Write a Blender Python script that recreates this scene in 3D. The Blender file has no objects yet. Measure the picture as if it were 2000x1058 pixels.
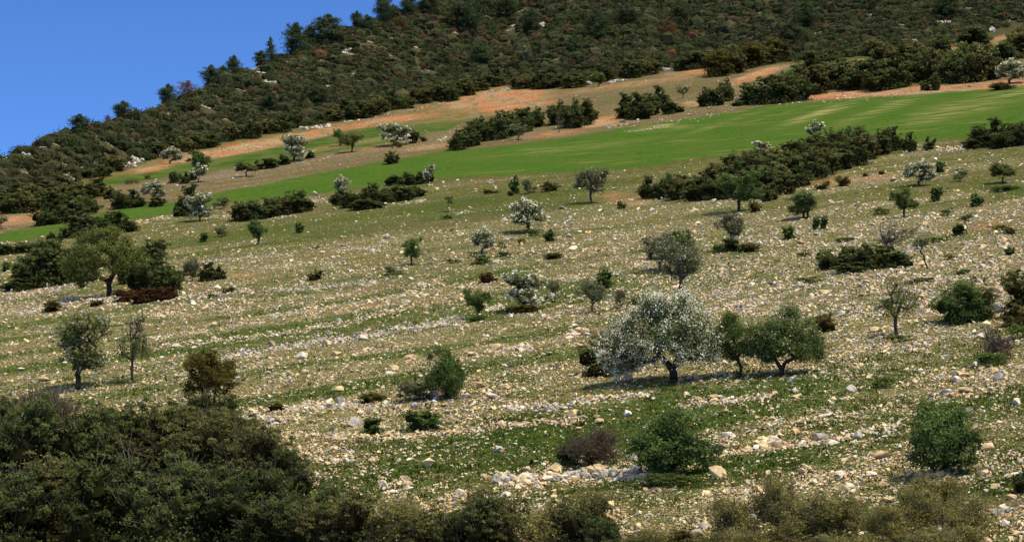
import bpy, bmesh, math, random
import numpy as np
from mathutils import Vector, Matrix

SC = bpy.context.scene
COL = SC.collection
rg = np.random.default_rng(7)
F = 5671.0
PITCH = math.atan((930 - 529) / F)
CP, SP = math.cos(PITCH), math.sin(PITCH)

# ------------------------------------------------------------------ noise
_T = np.random.default_rng(11).random((256, 256)).astype(np.float32)
def vnoise(x, y):
    xi = np.floor(x).astype(int); yi = np.floor(y).astype(int)
    fx = x - xi; fy = y - yi
    fx = fx * fx * (3 - 2 * fx); fy = fy * fy * (3 - 2 * fy)
    a = _T[xi & 255, yi & 255]; b = _T[(xi + 1) & 255, yi & 255]
    c = _T[xi & 255, (yi + 1) & 255]; d = _T[(xi + 1) & 255, (yi + 1) & 255]
    return (a * (1 - fx) + b * fx) * (1 - fy) + (c * (1 - fx) + d * fx) * fy
def fbm(x, y, o=4):
    s = 0; a = .5; t = 0
    for k in range(o):
        s = s + a * vnoise(x + 17.3 * k, y - 9.1 * k); t += a
        x = x * 2.03; y = y * 2.03; a *= .5
    return s / t
def sstep(a, b, x):
    t = np.clip((x - a) / (b - a), 0, 1)
    return t * t * (3 - 2 * t)

# ------------------------------------------------------------------ terrain
def pl(pts):
    xs = [p[0] for p in pts]; ys = [p[1] for p in pts]
    return lambda u: np.interp(u, xs, ys)
# the field's long profile: distance -> height relative to the viewpoint
PROF = [(0, -24), (40, -15.5), (120, -2.7), (172, 5.6), (240, 15.2), (310, 26.2), (380, 37.5), (440, 47.3), (500, 57.7), (560, 68.6), (620, 80.4), (700, 96), (2000, 340)]
_px = np.array([p[0] for p in PROF], float); _pz = np.array([p[1] for p in PROF], float)
_gy = np.arange(0, 2000, 4.0); _gz = np.interp(_gy, _px, _pz)
_k = np.hanning(21); _k /= _k.sum()
_gz = np.convolve(np.pad(_gz, 10, mode='reflect', reflect_type='odd'), _k, 'valid')
TILT = .1
A_ = pl([(-3000, 900), (-700, 520), (0, 398), (75, 377), (150, 354), (240, 332), (330, 302), (460, 274), (575, 252), (640, 242), (720, 228), (800, 208), (900, 190), (970, 166), (1020, 172), (1100, 172), (1200, 157), (1290, 141), (1400, 130), (1520, 125), (1700, 112), (1880, 85), (2000, 62), (2700, 0), (6000, -300)])
R_ = pl([(-3000, 820), (-700, 500), (-200, 362), (0, 304), (60, 277), (140, 253), (200, 235), (300, 200), (400, 160), (500, 118), (600, 85), (700, 46), (790, 16), (850, -10), (1000, -70), (1300, -150), (2000, -190), (6000, -420)])
def v_of(Y, Z):
    d = Y * CP + Z * SP
    return 529 - F * (Z * CP - Y * SP) / d
_ug = np.arange(-3000, 6001, 10.0)
_ug_s = _ug
def _solve_base():
    Yb = []
    Ys = np.arange(300, 900, 1.0); zf = np.interp(Ys, _gy, _gz)
    for u in _ug:
        X = (u - 1000) / F * Ys
        vv = v_of(Ys, zf + TILT * X)
        tgt = float(A_(u))
        k = np.argmax(vv <= tgt) if (vv <= tgt).any() else len(Ys) - 1
        Yb.append(Ys[k])
    Yb = np.array(Yb); ker = np.hanning(31); ker /= ker.sum()
    return np.convolve(np.pad(Yb, 15, mode='edge'), ker, 'valid')
YB = _solve_base()
EXTRA = .26
def _solve_ridge(YB):
    out = []
    for u, yb in zip(_ug, YB):
        Ys = np.arange(yb, yb + 600, 1.0)
        z = np.interp(Ys, _gy, _gz) + TILT * (u - 1000) / F * Ys + EXTRA * (Ys - yb)
        vv = v_of(Ys, z); t = float(R_(u))
        k = np.argmax(vv <= t) if (vv <= t).any() else len(Ys) - 1
        out.append(Ys[k])
    out = np.array(out); ker = np.hanning(9); ker /= ker.sum()
    return np.convolve(np.pad(out, 4, mode='edge'), ker, 'valid')
YR = _solve_ridge(YB)
def terr(X, Y):
    X = np.asarray(X, float); Y = np.asarray(Y, float)
    u = 1000 + F * X / np.maximum(Y, 60)
    u = np.clip(u, -3000, 6000)
    yb = np.interp(u, _ug, YB); yr = np.interp(u, _ug, YR)
    w = 7.0
    Yc = np.where(Y > yr - 60, yr - w * np.logaddexp(0, (yr - Y) / w) * 0 + 0, Y)
    t = (yr - Y) / w
    Yc = yr - w * np.logaddexp(0, t)            # smooth min(Y, yr)
    z = np.interp(Yc, _gy, _gz) + TILT * np.clip(X, -400, 500)
    z = z + EXTRA * 4 * np.logaddexp(0, (Yc - yb) / 4)
    z = z - .22 * w * np.logaddexp(0, -t)
    z = z + w * .42 * np.log(2) * np.exp(-t * t * .25) * .9
    n = (fbm(X / 34, Y / 34, 3) - .5) * 1.3 + (fbm(X / 7 + 40, Y / 7, 3) - .5) * .45
    hill = sstep(0, 15, Y - yb)
    n = n + hill * ((fbm(X / 16 + 9, Y / 16 + 5, 3) - .5) * 3.2)
    terrace = np.sin((Y - .55 * X) * .55 + 5 * fbm(X / 40, Y / 40, 2)) * .09
    return z + n + terrace * (1 - hill)
def proj(X, Y, Z):
    d = Y * CP + Z * SP
    return 1000 + F * X / d, 529 - F * (Z * CP - Y * SP) / d, d

YL = np.concatenate([np.arange(40, 120, 1.0), np.arange(120, 260, .5), np.arange(260, 480, 1.0), np.arange(480, 820, 1.2), np.arange(820, 1800, 25)])
UL = np.concatenate([np.arange(-9000, -700, 120.0), np.arange(-700, 2700, 5.0), np.arange(2700, 11000, 120.0)])
GX = (UL[:, None] - 1000) / F * YL[None, :]
GY = np.repeat(YL[None, :], len(UL), 0)
GZ = terr(GX, GY)
GU, GV, GD = proj(GX, GY, GZ)
RUN = np.minimum.accumulate(GV, axis=1)
def ground(u, v):
    """pixel of the reference -> the first ground point that the line of sight meets"""
    u = np.atleast_1d(np.asarray(u, float)); v = np.atleast_1d(np.asarray(v, float))
    ci = np.clip(np.searchsorted(UL, u), 1, len(UL) - 1)
    ci = np.where(np.abs(UL[ci - 1] - u) < np.abs(UL[ci] - u), ci - 1, ci)
    Y = np.zeros(len(u))
    for c in np.unique(ci):
        m = ci == c
        r = RUN[c]
        k = np.searchsorted(-r, -v[m])
        k = np.clip(k, 1, int(np.argmax(r <= r[-1] + 1.0)))
        v0, v1 = r[k - 1], r[k]
        f = np.clip((v0 - v[m]) / np.maximum(v0 - v1, 1e-6), 0, 1)
        Y[m] = YL[k - 1] + f * (YL[k] - YL[k - 1])
    X = (u - 1000) / F * Y
    Z = terr(X, Y)
    d = Y * CP + Z * SP
    X = (u - 1000) / F * d
    return X, Y, terr(X, Y), d

# ------------------------------------------------------------------ ground cover zones (evaluated on the terrain)
B_ = pl([(-700, 560), (0, 420), (100, 385), (200, 352), (250, 340), (340, 322), (440, 303), (560, 284), (640, 266), (720, 250), (900, 236), (1000, 226), (1200, 200), (1400, 182), (1500, 165), (1560, 120), (2700, 20)])
C_ = pl([(-700, 520), (0, 424), (100, 388), (180, 366), (330, 346), (400, 338), (600, 306), (720, 286), (870, 256), (900, 240), (1000, 226), (2700, 20)])
D_ = pl([(-700, 545), (0, 457), (100, 440), (250, 406), (340, 396), (430, 376), (560, 351), (700, 325), (850, 298), (1000, 283), (1150, 263), (1250, 245), (1440, 217), (1500, 206), (1650, 193), (1800, 185), (2000, 168), (2700, 110)])
E_ = pl([(-700, 560), (0, 478), (120, 453), (250, 431), (340, 414), (430, 397), (560, 385), (700, 367), (830, 349), (1000, 341), (1150, 333), (1300, 319), (1410, 303), (1560, 285), (1700, 276), (1800, 275), (1890, 270), (2000, 263), (2700, 200)])
# orange / red soil: (u, v, half width, half height, slant, strength)
ORANGE = [(470, 291, 120, 9, -.2, 1), (610, 262, 60, 7, -.2, .8), (760, 236, 90, 6, -.16, .6), (975, 190, 95, 17, -.14, .9), (1010, 208, 70, 4, -.12, 1), (1230, 165, 130, 5, -.12, .5), (1345, 144, 60, 8, -.15, .5), (1475, 148, 55, 8, -.35, 1), (1180, 237, 46, 8, -.2, 1.6),
          (1080, 262, 70, 6, -.1, .6), (1360, 203, 24, 5, 0, 1), (1670, 124, 26, 6, -.2, .9), (1770, 108, 45, 7, -.1, .8), (1850, 95, 35, 6, -.2, .6), (1960, 68, 45, 16, -.25, .5), (1640, 186, 130, 6, -.06, 1.2), (1800, 176, 110, 7, -.07, 1.5), (1940, 168, 80, 8, -.1, 1.5),
          (1215, 385, 60, 12, 0, .5), (1240, 396, 40, 8, 0, .4), (35, 428, 60, 12, -.1, .6), (20, 412, 40, 6, 0, .5), (300, 330, 40, 6, -.2, .7), (690, 280, 130, 6, -.16, .35), (1660, 352, 110, 14, -.1, .35), (1925, 442, 70, 12, -.15, .4), (480, 538, 40, 5, 0, .5),
          (700, 600, 120, 9, -.1, .25), (870, 590, 90, 14, -.1, .3), (240, 545, 20, 6, 0, .7), (1560, 700, 200, 25, -.05, .12), (740, 290, 90, 8, -.15, .35), (830, 288, 60, 7, -.1, .5), (850, 930, 60, 8, 0, .3), (600, 930, 30, 20, 0, .5)]
GREEN = [(1100, 852, 190, 17, -.05, .9), (1460, 905, 160, 24, -.06, 1), (1200, 890, 170, 12, 0, .4), (1290, 935, 120, 18, 0, .8), (780, 868, 110, 14, -.03, .7), (990, 820, 200, 12, -.08, .5), (1400, 770, 200, 15, -.05, .7), (1580, 835, 150, 14, -.15, .5), (1900, 700, 90, 14, 0, .5),
         (1330, 760, 80, 14, 0, .8), (1520, 745, 90, 14, 0, .8), (960, 745, 90, 14, -.1, .7), (640, 760, 90, 18, -.05, .3), (240, 745, 130, 12, -.1, .6), (420, 660, 120, 5, -.15, .8), (560, 640, 120, 5, -.15, .8), (330, 690, 140, 5, -.12, .9), (700, 612, 140, 5, -.16, .9), (1430, 490, 70, 9, 0, .8),
         (820, 540, 200, 10, -.05, .5), (960, 400, 260, 22, -.08, .7), (1130, 370, 120, 12, -.1, .5), (600, 450, 260, 25, -.12, .55), (1960, 368, 55, 8, 0, 1.2), (1830, 465, 120, 10, -.1, .6), (1440, 640, 120, 12, 0, .3), (1150, 560, 120, 14, 0, .4), (540, 570, 160, 9, -.08, .4), (250, 560, 70, 9, 0, .4),
         (370, 380, 60, 8, 0, .3), (1480, 550, 180, 9, -.03, .35), (1690, 790, 260, 13, -.05, .6), (1500, 815, 160, 12, -.1, .5), (1950, 900, 90, 40, -.1, .5), (150, 455, 120, 9, -.15, .3), (490, 310, 300, 4, -.17, .2), (930, 620, 60, 6, 0, .7), (1020, 605, 50, 6, 0, .6), (1240, 595, 60, 8, 0, .8), (1200, 720, 90, 12, 0, .3), (1155, 610, 60, 5, 0, .5), (1030, 455, 60, 5, 0, .6)]
SPARSE = [(960, 400, 300, 30, -.1, .45), (600, 440, 300, 30, -.15, .35)]
BARE = [(1275, 249, 38, 4, -.12, 1.6), (1600, 222, 75, 7, -.33, 1), (1720, 215, 90, 9, -.35, .6), (1900, 205, 140, 16, -.25, .7), (1400, 245, 70, 4, -.3, .4), (1100, 290, 150, 7, -.1, .35), (450, 338, 130, 8, -.15, 1), (60, 600, 70, 9, -.1, .6), (440, 340, 60, 9, 0, .6), (1290, 252, 60, 4, -.1, .5)]
def blobs(lst, u, v):
    s = np.zeros_like(u)
    for (cu, cv, ru, rv, sl, st) in lst:
        dv = v - cv - sl * (u - cu)
        s = np.maximum(s, st * np.exp(-(((u - cu) / ru) ** 2) ** 1.3 - ((dv / rv) ** 2) ** 1.3))
    return s
def zones(u, v, X, Y):
    j = (fbm(X / 5, Y / 9, 3) - .5) * 9
    jv = v + j * np.clip(300 / np.maximum(Y, 1), .4, 1)
    a, b, c, d, e = A_(u), B_(u), C_(u), D_(u), E_(u)
    hill = sstep(4, -4, jv - a)
    wheat = sstep(-2, 2, jv - d) * sstep(2, -2, jv - e)
    upper = sstep(-3, 3, jv - b) * sstep(3, -3, jv - c) * sstep(120, 230, u)
    ridge_pale = np.zeros_like(u)
    soil = sstep(-4, 2, jv - a) * sstep(5, -3, jv - b) * .30 * (.5 + fbm(X / 12, Y / 12)) * (1 - .8 * sstep(1000, 1150, u))
    org = np.clip(blobs(ORANGE, u, v) * (.35 + 1.3 * fbm(X / 3.5 + 7, Y / 6, 3)) + soil, 0, 1)
    fallow = sstep(-3, 3, jv - c) * sstep(3, -3, jv - d)
    fallow = np.clip(fallow + .85 * sstep(-3, 3, jv - a) * sstep(3, -3, jv - c) * sstep(1000, 1100, u), 0, 1)
    grn = blobs(GREEN, u, v)
    q = Y - .55 * X
    band = fbm(X / 45 + 50, q / 5.5, 2)
    band = np.clip((band - .5) * 3.6 + .5, 0, 1)
    patch = fbm(X / 13 + 3, Y / 13 + 8, 3)
    st = .22 + .8 * band * (.35 + patch)
    st = st + .25 * sstep(1250, 1600, u) * sstep(380, 460, v) * sstep(900, 700, v)
    st = st + .75 * band * sstep(1000, 800, u) * sstep(585, 620, v) * sstep(800, 740, v)
    st = st + .3 * sstep(1050, 1300, u) * sstep(380, 440, v) * sstep(740, 690, v) + .12 * sstep(440, 520, v)
    st = st - .16 * sstep(740, 800, v) * sstep(500, 800, u)
    st = st * (1 - .75 * np.clip(grn, 0, 1)) * (1 - np.clip(blobs(SPARSE, u, v), 0, 1))
    below = sstep(-2, 12, jv - e)
    st = st * (below + (1 - below) * (.5 * fallow + .9 * np.clip(org, 0, 1)) * (1 - hill) )
    st = st * (1 - wheat)
    grn = np.clip(grn + .75 * sstep(.42, .1, band) * below * sstep(450, 540, v) * (1 - .6 * sstep(1100, 1400, u) * sstep(740, 700, v)) + sstep(.52, .78, fbm(X / 9 + 30, q / 3.4 + 4, 3)) * .55 * below, 0, 1)
    return dict(hill=hill, wheat=wheat, upper=upper, org=org, fallow=fallow, grn=grn, st=np.clip(st, 0, 1), below=below, bare=np.clip(blobs(BARE, u, v), 0, 1))

# ------------------------------------------------------------------ mesh helpers
def new_mesh(name, V, faces_flat, loop_tot, mat, col=None, smooth=False):
    me = bpy.data.meshes.new(name)
    V = np.asarray(V, np.float32)
    me.vertices.add(len(V)); me.vertices.foreach_set('co', V.ravel())
    fl = np.asarray(faces_flat, np.int32).ravel()
    me.loops.add(len(fl)); me.loops.foreach_set('vertex_index', fl)
    lt = np.asarray(loop_tot, np.int32)
    if lt.ndim == 0: lt = np.full(len(fl) // int(lt), int(lt), np.int32)
    me.polygons.add(len(lt))
    ls = np.concatenate([[0], np.cumsum(lt)[:-1]]).astype(np.int32)
    me.polygons.foreach_set('loop_start', ls)
    me.polygons.foreach_set('use_smooth', np.full(len(lt), smooth, bool))
    me.update(calc_edges=True)
    if col is not None:
        at = me.color_attributes.new('Col', 'FLOAT_COLOR', 'POINT')
        c = np.ones((len(V), 4), np.float32); c[:, :3] = col
        at.data.foreach_set('color', c.ravel())
    if mat: me.materials.append(mat)
    return me
def rdirs(n, r=rg):
    d = r.normal(size=(n, 3)); return d / np.linalg.norm(d, axis=1, keepdims=True)
class Geo:
    """collects triangles and quads with a colour per vertex"""
    def __init__(s): s.V = []; s.C = []; s.T = []; s.Q = []; s.n = 0
    def add(s, V, C, tris=None, quads=None):
        V = np.asarray(V, float); C = np.broadcast_to(np.asarray(C, float), V.shape)
        s.V.append(V); s.C.append(C)
        if tris is not None and len(tris): s.T.append(np.asarray(tris) + s.n)
        if quads is not None and len(quads): s.Q.append(np.asarray(quads) + s.n)
        s.n += len(V)
    def xform(s, f):
        s.V = [f(v) for v in s.V]
    def all(s): return np.concatenate(s.V) if s.V else np.zeros((0, 3))
    def mesh(s, name, mat, smooth=False):
        V = np.concatenate(s.V); C = np.concatenate(s.C)
        fl = []; lt = []
        if s.T: t = np.concatenate(s.T); fl.append(t.ravel()); lt.append(np.full(len(t), 3))
        if s.Q: q = np.concatenate(s.Q); fl.append(q.ravel()); lt.append(np.full(len(q), 4))
        return new_mesh(name, V, np.concatenate(fl), np.concatenate(lt), mat, C, smooth)
def leaves(g, P, size, col, out=None, r=rg, wid=.5, obias=.7, ubias=.35):
    n = len(P)
    N = r.normal(size=(n, 3)) * .75
    if out is not None: N = N + out * obias
    N[:, 2] += ubias
    N /= np.linalg.norm(N, axis=1, keepdims=True)
    a = np.cross(N, rdirs(n, r)); a /= np.linalg.norm(a, axis=1, keepdims=True) + 1e-9
    b = np.cross(N, a)
    s = np.broadcast_to(np.asarray(size, float).reshape(-1, 1), (n, 1)) * r.uniform(.6, 1.35, (n, 1))
    V = np.stack([P - a * s, P + b * s * wid, P + a * s, P - b * s * wid], 1).reshape(-1, 3)
    C = np.repeat(np.broadcast_to(col, (n, 3)), 4, 0)
    g.add(V, C, quads=np.arange(4 * n).reshape(-1, 4))
def tubes(g, A, B, ra, rb, col, sides=5):
    n = len(A)
    if n == 0: return
    D = B - A; L = np.linalg.norm(D, axis=1, keepdims=True) + 1e-9; D = D / L
    ref = np.where(np.abs(D[:, 2:3]) > .9, np.array([[1., 0, 0]]), np.array([[0, 0, 1.]]))
    a = np.cross(D, ref); a /= np.linalg.norm(a, axis=1, keepdims=True); b = np.cross(D, a)
    th = np.arange(sides) / sides * 2 * np.pi
    ring = a[:, None] * np.cos(th)[None, :, None] + b[:, None] * np.sin(th)[None, :, None]
    V0 = A[:, None] + ring * ra[:, None, None]; V1 = B[:, None] + ring * rb[:, None, None]
    V = np.concatenate([V0, V1], 1).reshape(-1, 3)
    base = np.arange(n)[:, None, None] * 2 * sides
    k = np.arange(sides)
    q = np.stack([k, (k + 1) % sides, (k + 1) % sides + sides, k + sides], 1)[None] + base
    g.add(V, np.repeat(np.broadcast_to(col, (n, 3)), 2 * sides, 0), quads=q.reshape(-1, 4))
_ico = {}
def ico(sub):
    if sub not in _ico:
        bm = bmesh.new(); bmesh.ops.create_icosphere(bm, subdivisions=sub, radius=1)
        _ico[sub] = (np.array([v.co[:] for v in bm.verts]), np.array([[v.index for v in f.verts] for f in bm.faces])); bm.free()
    return _ico[sub]
def blob(g, c, r3, col, sub=2, r=rg, amp=.12):
    V, T = ico(sub); V = V * (1 + r.normal(size=(len(V), 1)) * amp)
    g.add(V * r3 + c, col, tris=T)

# ------------------------------------------------------------------ materials
def mat_new(name):
    m = bpy.data.materials.new(name); m.use_nodes = True
    nt = m.node_tree; nt.nodes.clear()
    return m, nt, nt.nodes, nt.links
def leaf_material(name, trans=.28, rnd=.28):
    m, nt, N, L = mat_new(name)
    out = N.new('ShaderNodeOutputMaterial'); at = N.new('ShaderNodeAttribute'); at.attribute_name = 'Col'
    oi = N.new('ShaderNodeObjectInfo'); hsv = N.new('ShaderNodeHueSaturation')
    mr = N.new('ShaderNodeMapRange'); mr.inputs[3].default_value = 1 - rnd; mr.inputs[4].default_value = 1 + rnd
    L.new(oi.outputs['Random'], mr.inputs[0]); L.new(mr.outputs[0], hsv.inputs['Value']); L.new(at.outputs['Color'], hsv.inputs['Color'])
    nz = N.new('ShaderNodeTexNoise'); nz.inputs['Scale'].default_value = 1.7
    ge = N.new('ShaderNodeNewGeometry'); L.new(ge.outputs['Position'], nz.inputs['Vector'])
    mr2 = N.new('ShaderNodeMapRange'); mr2.inputs[1].default_value = .3; mr2.inputs[2].default_value = .7; mr2.inputs[3].default_value = .75; mr2.inputs[4].default_value = 1.3
    L.new(nz.outputs['Fac'], mr2.inputs[0])
    mx = N.new('ShaderNodeVectorMath'); mx.operation = 'SCALE'; L.new(hsv.outputs[0], mx.inputs[0]); L.new(mr2.outputs[0], mx.inputs['Scale'])
    d = N.new('ShaderNodeBsdfDiffuse'); t = N.new('ShaderNodeBsdfTranslucent'); ms = N.new('ShaderNodeMixShader'); ms.inputs[0].default_value = trans
    L.new(mx.outputs[0], d.inputs[0]); L.new(mx.outputs[0], t.inputs[0])
    L.new(d.outputs[0], ms.inputs[1]); L.new(t.outputs[0], ms.inputs[2]); L.new(ms.outputs[0], out.inputs[0])
    return m
def rock_material(name, sc=3.0):
    m, nt, N, L = mat_new(name)
    out = N.new('ShaderNodeOutputMaterial'); at = N.new('ShaderNodeAttribute'); at.attribute_name = 'Col'
    ge = N.new('ShaderNodeNewGeometry'); nz = N.new('ShaderNodeTexNoise'); nz.inputs['Scale'].default_value = sc; nz.inputs['Detail'].default_value = 5
    L.new(ge.outputs['Position'], nz.inputs['Vector'])
    mr = N.new('ShaderNodeMapRange'); mr.inputs[1].default_value = .32; mr.inputs[2].default_value = .68; mr.inputs[3].default_value = .6; mr.inputs[4].default_value = 1.15
    L.new(nz.outputs['Fac'], mr.inputs[0])
    oi = N.new('ShaderNodeObjectInfo'); mr3 = N.new('ShaderNodeMapRange'); mr3.inputs[3].default_value = .85; mr3.inputs[4].default_value = 1.1
    L.new(oi.outputs['Random'], mr3.inputs[0])
    mm = N.new('ShaderNodeMath'); mm.operation = 'MULTIPLY'; L.new(mr.outputs[0], mm.inputs[0]); L.new(mr3.outputs[0], mm.inputs[1])
    mx = N.new('ShaderNodeVectorMath'); mx.operation = 'SCALE'; L.new(at.outputs['Color'], mx.inputs[0]); L.new(mm.outputs[0], mx.inputs['Scale'])
    d = N.new('ShaderNodeBsdfDiffuse'); L.new(mx.outputs[0], d.inputs[0])
    bp = N.new('ShaderNodeBump'); bp.inputs['Strength'].default_value = .6; bp.inputs['Distance'].default_value = .08
    L.new(nz.outputs['Fac'], bp.inputs['Height']); L.new(bp.outputs[0], d.inputs['Normal'])
    L.new(d.outputs[0], out.inputs[0])
    return m
def bark_material():
    m, nt, N, L = mat_new('bark')
    out = N.new('ShaderNodeOutputMaterial'); at = N.new('ShaderNodeAttribute'); at.attribute_name = 'Col'
    ge = N.new('ShaderNodeNewGeometry'); nz = N.new('ShaderNodeTexNoise'); nz.inputs['Scale'].default_value = 9
    L.new(ge.outputs['Position'], nz.inputs['Vector'])
    mr = N.new('ShaderNodeMapRange'); mr.inputs[3].default_value = .5; mr.inputs[4].default_value = 1.5; L.new(nz.outputs['Fac'], mr.inputs[0])
    mx = N.new('ShaderNodeVectorMath'); mx.operation = 'SCALE'; L.new(at.outputs['Color'], mx.inputs[0]); L.new(mr.outputs[0], mx.inputs['Scale'])
    d = N.new('ShaderNodeBsdfDiffuse'); L.new(mx.outputs[0], d.inputs[0]); L.new(d.outputs[0], out.inputs[0])
    return m
M_LEAF = leaf_material('leaf', .36, .16)
M_SCRUB = leaf_material('scrub_leaf', .22, 0)
M_BLOOM = leaf_material('petal', .3, .06)
M_GRASS = leaf_material('grass_blade', .3, 0)
M_ROCK = rock_material('limestone'); M_STONE = rock_material('field_stone', 5)
M_BARK = bark_material()

def ground_material():
    m, nt, N, L = mat_new('stony_ground')
    out = N.new('ShaderNodeOutputMaterial'); bs = N.new('ShaderNodeBsdfDiffuse'); bs.inputs['Roughness'].default_value = .6
    L.new(bs.outputs[0], out.inputs[0])
    ge = N.new('ShaderNodeNewGeometry'); POS = ge.outputs['Position']
    def attr(n):
        a = N.new('ShaderNodeAttribute'); a.attribute_name = n
        s = N.new('ShaderNodeSeparateColor'); L.new(a.outputs['Color'], s.inputs[0]); return s.outputs[0], s.outputs[1], s.outputs[2]
    wheat, orange, hill = attr('Zone'); lush, fallow, stone = attr('Zone2'); upper, bare, below = attr('Zone3')
    def noise(scale, det=3, vec=None, stretch=None):
        n = N.new('ShaderNodeTexNoise'); n.inputs['Scale'].default_value = scale; n.inputs['Detail'].default_value = det
        v = POS
        if stretch:
            mp = N.new('ShaderNodeMapping'); mp.inputs['Scale'].default_value = stretch[:3]; mp.inputs['Rotation'].default_value = (0, 0, stretch[3]); L.new(v, mp.inputs[0]); v = mp.outputs[0]
        L.new(v, n.inputs['Vector']); return n.outputs['Fac']
    def rng_(x, a, b, c=0, d=1):
        r = N.new('ShaderNodeMapRange'); r.inputs[1].default_value = a; r.inputs[2].default_value = b; r.inputs[3].default_value = c; r.inputs[4].default_value = d
        L.new(x, r.inputs[0]); return r.outputs[0]
    def mul(a, b):
        r = N.new('ShaderNodeMath'); r.operation = 'MULTIPLY'
        for i, x in enumerate((a, b)):
            if isinstance(x, float): r.inputs[i].default_value = x
            else: L.new(x, r.inputs[i])
        return r.outputs[0]
    def mix(f, a, b):
        r = N.new('ShaderNodeMix'); r.data_type = 'RGBA'
        if isinstance(f, float): r.inputs[0].default_value = f
        else: L.new(f, r.inputs[0])
        for i, x in ((6, a), (7, b)):
            if isinstance(x, tuple): r.inputs[i].default_value = (*x, 1)
            else: L.new(x, r.inputs[i])
        return r.outputs[2]
    nf = noise(7.0, 4); nm = noise(.9, 4); nl = noise(.12, 3); nff = noise(22.0, 3)
    grass = mix(rng_(nf, .35, .65), (.040, .066, .013), (.084, .100, .026))
    dry = mix(rng_(nff, .35, .65), (.125, .100, .034), (.21, .165, .068))
    base = mix(rng_(nm, .42, .64, 0, .68), grass, dry)
    base = mix(mul(rng_(nl, .5, .66), .5), base, (.13, .10, .062))
    lushc = mix(rng_(nf, .35, .65), (.030, .060, .010), (.068, .105, .022))
    base = mix(mul(lush, 0.92), base, lushc)
    # fallow strip, upper field
    fal = mix(rng_(nm, .4, .62), (.16, .115, .062), (.085, .085, .034)); fal = mix(rng_(nff, .55, .72), fal, (.24, .17, .10))
    base = mix(mul(fallow, .92), base, fal)
    upc = mix(rng_(noise(.5, 5, stretch=(.4, .2, 1, -.1)), .40, .58), (.045, .095, .016), (.095, .125, .032))
    base = mix(mul(upper, .95), base, upc)
    orc = mix(rng_(noise(.5, 5, stretch=(.45, .22, 1, -.1)), .44, .58), (.41, .135, .05), (.31, .22, .12)); orc = mix(rng_(noise(.35, 5, stretch=(1, .35, 1, .2)), .52, .62, 0, .8), orc, (.16, .135, .06)); orc = mix(rng_(noise(2.2, 5, stretch=(1, .4, 1, 0)), .54, .66, 0, .8), orc, (.48, .34, .20))
    base = mix(rng_(orange, .12, .8, 0, .95), base, orc)
    bare_c = mix(rng_(nff, .4, .7), (.17, .125, .095), (.25, .2, .165)); base = mix(mul(bare, .6), base, bare_c)
    wn = noise(.5, 5, stretch=(.35, .16, 1, -.2)); wf = noise(1.6, 4, stretch=(1, .3, 1, 0))
    wc = mix(rng_(wf, .3, .7), (.042, .100, .012), (.072, .140, .022)); wc = mix(rng_(wn, .45, .75), wc, (.075, .120, .024))
    rows = noise(.9, 4, stretch=(.05, .55, 1, -.62)); patch = noise(.03, 2)
    wc = mix(mul(rng_(rows, .56, .68, 0, .85), rng_(patch, .5, .62)), wc, (.24, .20, .075))
    wc = mix(mul(rng_(noise(.9, 5, stretch=(.10, .8, 1, -.60)), .46, .56), bare), wc, (.34, .29, .13)); wc = mix(rng_(noise(.09, 4), .45, .7, 0, .5), wc, (.085, .125, .022))
    base = mix(wheat, base, wc)
    hc = mix(rng_(nm, .4, .6), (.060, .064, .028), (.090, .076, .040)); hc = mix(rng_(noise(.7, 5), .64, .70), hc, (.22, .17, .11))
    base = mix(hill, base, hc)
    # gravel and small stones
    def pebbles(scale, lo, hi, ca, cb, thr):
        nonlocal base
        vo = N.new('ShaderNodeTexVoronoi'); vo.inputs['Scale'].default_value = scale; L.new(POS, vo.inputs['Vector']); vo.inputs['Randomness'].default_value = 1
        sep = N.new('ShaderNodeSeparateColor'); L.new(vo.outputs['Color'], sep.inputs[0])
        # a cell holds a stone if its random number is below the local stone density
        lt = N.new('ShaderNodeMath'); lt.operation = 'LESS_THAN'; L.new(sep.outputs[0], lt.inputs[0]); L.new(mul(stone, thr), lt.inputs[1])
        near = rng_(vo.outputs['Distance'], lo, hi, 1, 0)
        c = mix(sep.outputs[1], ca, cb)
        base = mix(mul(mul(lt.outputs[0], near), .9), base, c)
    pebbles(13.0, .30, .42, (.40, .30, .16), (.70, .57, .36), .55)
    pebbles(6.5, .26, .36, (.45, .33, .18), (.76, .64, .42), .5)
    L.new(base, bs.inputs[0])
    bp = N.new('ShaderNodeBump'); bp.inputs['Strength'].default_value = .7; bp.inputs['Distance'].default_value = .12
    L.new(nf, bp.inputs['Height']); L.new(bp.outputs[0], bs.inputs['Normal'])
    return m
Z = zones(GU, GV, GX, GY)
nu, ny = GX.shape
V = np.stack([GX, GY, GZ], -1).reshape(-1, 3)
i = np.arange(nu - 1)[:, None] * ny + np.arange(ny - 1)[None, :]
quads = np.stack([i, i + ny, i + ny + 1, i + 1], -1).reshape(-1, 4)
me = new_mesh('terrain', V, quads, 4, ground_material(), None, True)
def put_attr(me, name, a, b, c):
    at = me.color_attributes.new(name, 'FLOAT_COLOR', 'POINT')
    arr = np.ones((a.size, 4), np.float32)
    arr[:, 0] = a.ravel(); arr[:, 1] = b.ravel(); arr[:, 2] = c.ravel(); at.data.foreach_set('color', arr.ravel())
put_attr(me, 'Zone', Z['wheat'], Z['org'], Z['hill'])
put_attr(me, 'Zone2', Z['grn'], Z['fallow'], Z['st'])
put_attr(me, 'Zone3', Z['upper'], Z['bare'], Z['below'])
terrain = bpy.data.objects.new('terrain', me); COL.objects.link(terrain)
terrain['kind'] = 'structure'; terrain['label'] = 'stony hillside with grass, red soil and green crop strips'; terrain['category'] = 'terrain'

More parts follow.
